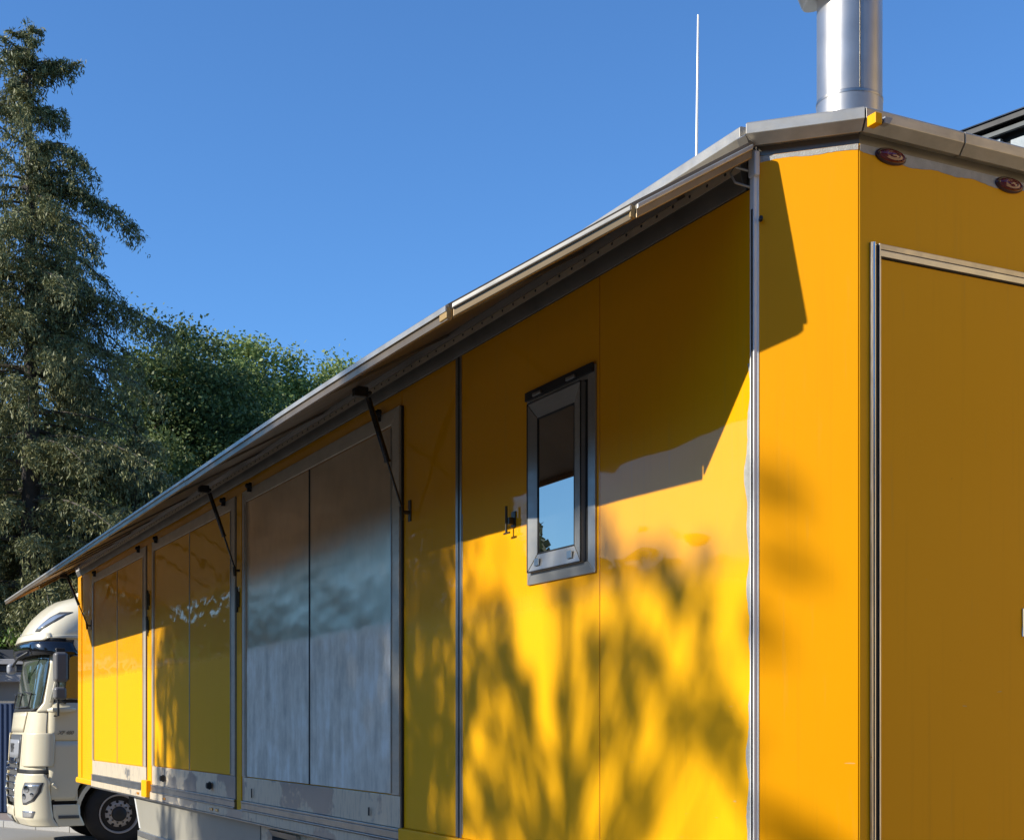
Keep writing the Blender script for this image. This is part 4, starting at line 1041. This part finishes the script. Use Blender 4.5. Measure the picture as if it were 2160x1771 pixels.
# trees to the left of the yard: they shade the trailer side
def yard_tree(x, y, H, rad, zc, hz, seed, clumps, per, label, cs=.3, ls=.17):
    return broad_tree('broadleaf_tree', x, y, H, rad, zc, hz, M['leaf_a'], seed, clumps, per, ls, label, cs=cs, limbs=14, trunk_r=.2)
yard_tree(-15, 12.4, 15, 2.9, 10.9, 4.8, 31, 620, 110, 'broad green tree left of the yard, shading the middle of the trailer', cs=.40)
def clump_tree(x, y, ztop, clumps, seed, label, per=60, ls=.11):
    # young tree whose leaf clumps (x, y, z, spread) sit at the ends of thin limbs
    rng = np.random.default_rng(seed); t = empty('broadleaf_tree', (x, y, 0)); tag(t, label, 'tree')
    m = MB(); m.tube([(x, y, 0), (x+.1, y+.1, ztop*.5), (x, y, ztop)], [.13, .09, .02], 8); m.build('trunk', M['bark'], t, smooth=True)
    m = MB(); L = []
    for i, (cx_, cy_, cz_, sp) in enumerate(clumps):
        p2 = Vector((cx_, cy_, cz_)); p0 = Vector((x, y, max(cz_-1.2, 3.5)))
        m.tube([p0, p0.lerp(p2, .55)+Vector((0, 0, -.12)), p2], [.016, .012, .005], 5)
        L.append(np.array([cx_-x, cy_-y, cz_])+rng.normal(size=(per, 3))*sp*rng.uniform(.55, 1.5, 3))
    tag(m.build('branches', M['bark'], t, smooth=True), kind='stuff')
    V, F = leaves(np.concatenate(L), ls, rng, up=.2); np_mesh('crown', V, F, M['leaf_a'], t)
CLUMPS = [(-12.89, 6.917, 10.253, 0.054),
    (-12.87, 6.978, 10.337, 0.054),
    (-12.54, 7.385, 10.402, 0.081),
    (-11.07, 7.028, 9.392, 0.054),
    (-11.53, 7.063, 9.461, 0.054),
    (-12.66, 6.626, 10.391, 0.03),
    (-12.6, 6.794, 10.455, 0.03),
    (-12.46, 6.664, 10.369, 0.03),
    (-11.94, 7.226, 10.4, 0.041),
    (-12.23, 7.095, 10.459, 0.041),
    (-12.65, 7.204, 10.464, 0.041),
    (-11.87, 6.903, 10.042, 0.041),
    (-12.62, 6.959, 9.994, 0.041),
    (-11.19, 6.348, 9.59, 0.03),
    (-11.54, 6.388, 9.731, 0.027),
    (-11.95, 6.444, 9.972, 0.027),
    (-12.53, 6.463, 9.781, 0.054),
    (-12.52, 6.537, 9.767, 0.054),
    (-12.03, 6.683, 9.802, 0.027),
    (-12.46, 6.639, 9.909, 0.027),
    (-11.11, 8.135, 9.602, 0.027),
    (-11.7, 8.101, 9.561, 0.027),
    (-12.19, 8.375, 9.791, 0.054),
    (-12.07, 8.373, 9.645, 0.054),
    (-12.24, 7.961, 9.504, 0.054),
    (-11.73, 7.952, 9.63, 0.054),
    (-11.37, 7.91, 9.559, 0.054),
    (-12.05, 8.321, 9.831, 0.054),
    (-12.01, 8.327, 9.699, 0.054),
    (-12.73, 8.29, 9.516, 0.054),
    (-13.21, 8.406, 9.805, 0.054),
    (-12.81, 8.22, 9.898, 0.054),
    (-13.37, 8.308, 9.855, 0.054),
    (-12.63, 7.817, 9.988, 0.041),
    (-12.73, 7.812, 9.883, 0.041),
    (-12.61, 7.861, 9.859, 0.041),
    (-12.04, 8.147, 9.114, 0.054),
    (-12.32, 8.128, 9.198, 0.054),
    (-12.58, 8.072, 9.351, 0.054),
    (-12.36, 8.477, 9.215, 0.041),
    (-11.85, 8.49, 9.202, 0.041),
    (-11.53, 8.538, 9.129, 0.041),
    (-11.41, 7.894, 8.861, 0.041),
    (-12.06, 8.052, 8.904, 0.041),
    (-11.04, 7.406, 8.609, 0.041),
    (-11.36, 7.525, 8.594, 0.041),
    (-11.13, 7.492, 8.417, 0.041),
    (-11.58, 6.721, 9.309, 0.032),
    (-11.2, 6.717, 9.192, 0.032),
    (-11.86, 6.798, 9.139, 0.049),
    (-11.55, 6.877, 9.199, 0.049),
    (-12.73, 6.785, 9.442, 0.027),
    (-11.89, 6.245, 9.662, 0.049),
    (-11.74, 6.235, 9.786, 0.027),
    (-11.14, 6.055, 9.088, 0.041),
    (-11.47, 5.999, 9.185, 0.041),
    (-11.72, 6.047, 9.159, 0.041),
    (-11.23, 6.07, 9.024, 0.041),
    (-12.18, 6.104, 8.997, 0.041),
    (-12.09, 8.046, 10.18, 0.027),
    (-12.3, 7.98, 10.177, 0.027),
    (-12.79, 8.224, 10.447, 0.035),
    (-12.76, 8.338, 10.246, 0.035),
    (-12.74, 8.31, 10.491, 0.035),
    (-12.65, 8.045, 10.089, 0.032),
    (-12.48, 7.974, 10.009, 0.032),
    (-11.34, 7.904, 9.402, 0.041),
    (-11.16, 7.923, 9.464, 0.041),
    (-12.78, 7.511, 9.998, 0.027),
    (-12.85, 7.498, 10.037, 0.027),
    (-12.4, 6.723, 9.474, 0.032),
    (-12.73, 7.138, 10.147, 0.032),
    (-11.96, 6.951, 10.228, 0.032),
    (-12.62, 7.11, 10.185, 0.032),
    (-12.9, 7.849, 10.083, 0.027),
    (-12.7, 7.817, 9.991, 0.027),
    (-12.96, 7.898, 9.772, 0.032),
    (-12.19, 7.912, 9.846, 0.032),
    (-12.2, 7.909, 9.822, 0.032),
    (-12.52, 7.592, 9.361, 0.022),
    (-12.35, 7.637, 9.427, 0.022),
    (-11.31, 7.451, 9.91, 0.022),
    (-11.73, 7.419, 9.962, 0.022),
    (-12.5, 6.781, 10.429, 0.03),
    (-12.78, 6.361, 10.518, 0.03),
    (-11.41, 5.806, 9.807, 0.024),
    (-10.94, 5.778, 9.809, 0.024),
    (-12.5, 6.005, 9.432, 0.026),
    (-12.64, 5.903, 9.469, 0.026),
    (-12.02, 5.829, 9.108, 0.022),
    (-11.95, 5.947, 9.77, 0.008),
    (-11.79, 5.95, 9.776, 0.008)]
clump_tree(-12.1, 7.35, 11.2, CLUMPS, 41, 'sparse young tree left of the yard, level with the trailer corner', per=25)
rng = np.random.default_rng(77)
clump_tree(-8.8, 8.55, 9.2, [(-8.7+rng.uniform(-.6, .6), rng.uniform(8.15, 8.95), 8.0+rng.uniform(-1.15, 1.0), .13) for _ in range(34)], 43, 'young tree left of the yard, level with the trailer window')
clump_tree(-8.8, 14.9, 9.2, [(-8.7+rng.uniform(-.6, .6), 14.95+rng.uniform(-.75, .55)*(.4+.6*rng.random()), 7.9+rng.uniform(-1.3, 1.0), .085) for _ in range(24)], 44, 'slim young tree left of the yard, level with the second hatch')

# far wood beyond the yard (mirrored by the glossy side) and added unseen leaf masses that hold back sky light
Vs, Fs, nv = [], [], 0
rng = np.random.default_rng(9)
def mass(px_, py_, hh, rr_, n, ls):
    global nv
    v = rng.normal(size=(n, 3)); v /= np.linalg.norm(v, axis=1, keepdims=True)
    C = v*np.array([rr_, rr_, hh*.5])*rng.uniform(.75, 1.08, (n, 1))+np.array([px_, py_, hh*.52])
    V, F = leaves(C, ls, rng, aspect=.8); Vs.append(V); Fs.append(F+nv); nv += len(V)
mass(-12.6, 41.0, 11.0, 2.3, 5200, .5); mass(-16.5, 46, 10.0, 2.2, 4200, .5)
for b in range(-52, 4, 4):
    dd = rng.uniform(64, 84); mass(math.sin(R(b))*dd, math.cos(R(b))*dd, rng.uniform(7.5, 10.5), 4.8, 2600, .9)
np_mesh('far_wood', np.concatenate(Vs), np.concatenate(Fs), M['leaf_c'], None, 'stuff')
WH = empty('bounce_building', (15, -8, 0)); tag(WH, 'unseen ochre building added to bounce warm light onto the trailer rear', 'building')
M['bounce_plaster'] = plain('bounce_ochre', (.74, .54, .29), .85, var=.1, vs=2)
MB().box(9.6, 20, -20, 2.2, 0, 8.0).build('wall', M['bounce_plaster'], WH)  # sunlit wall added out of view to warm the trailer rear
MB().box(9.2, 20.4, -20.4, 2.5, 8.0, 8.4).build('roof', M['roofdark'], WH)
for i in range(5): MB().box(9.55, 9.6, -17+i*3.6, -15.6+i*3.6, 4.2, 5.8).build('window', M['truckglass'], WH)
Vs, Fs, nv = [], [], 0
for yy_ in range(-26, 44, 5):
    mass(-34+rng.uniform(-2, 2), yy_, rng.uniform(10, 13), 4.0, 2600, .8)
np_mesh('fill_blocker_trees', np.concatenate(Vs), np.concatenate(Fs), M['leaf_c'], None, 'stuff')  # unseen masses added on the left to cut sky fill on the trailer
# unseen hall added behind the camera to darken reflections and sky fill
HL = empty('dark_blocker_hall', (8, -16, 0)); tag(HL, 'dark brick hall closing the yard behind the photographer', 'building')
M['blocker_dark'] = plain('blocker_dark_brick', (.10, .055, .035), .8, var=.2, vs=4)
MB().box(-14, 34, -26, -13, 0, 9.5).build('wall', M['blocker_dark'], HL)
MB().box(-14.3, 34.3, -26.3, -12.7, 9.5, 9.9).build('roof', M['roofdark'], HL)
for i in range(8):
    wx = -11+i*5.6; MB().box(wx, wx+2.2, -13.0, -12.95, 2.5, 5.5).build('window', M['truckglass'], HL)

try:
    sc.cycles.max_bounces = 8; sc.cycles.transparent_max_bounces = 4
except Exception: pass
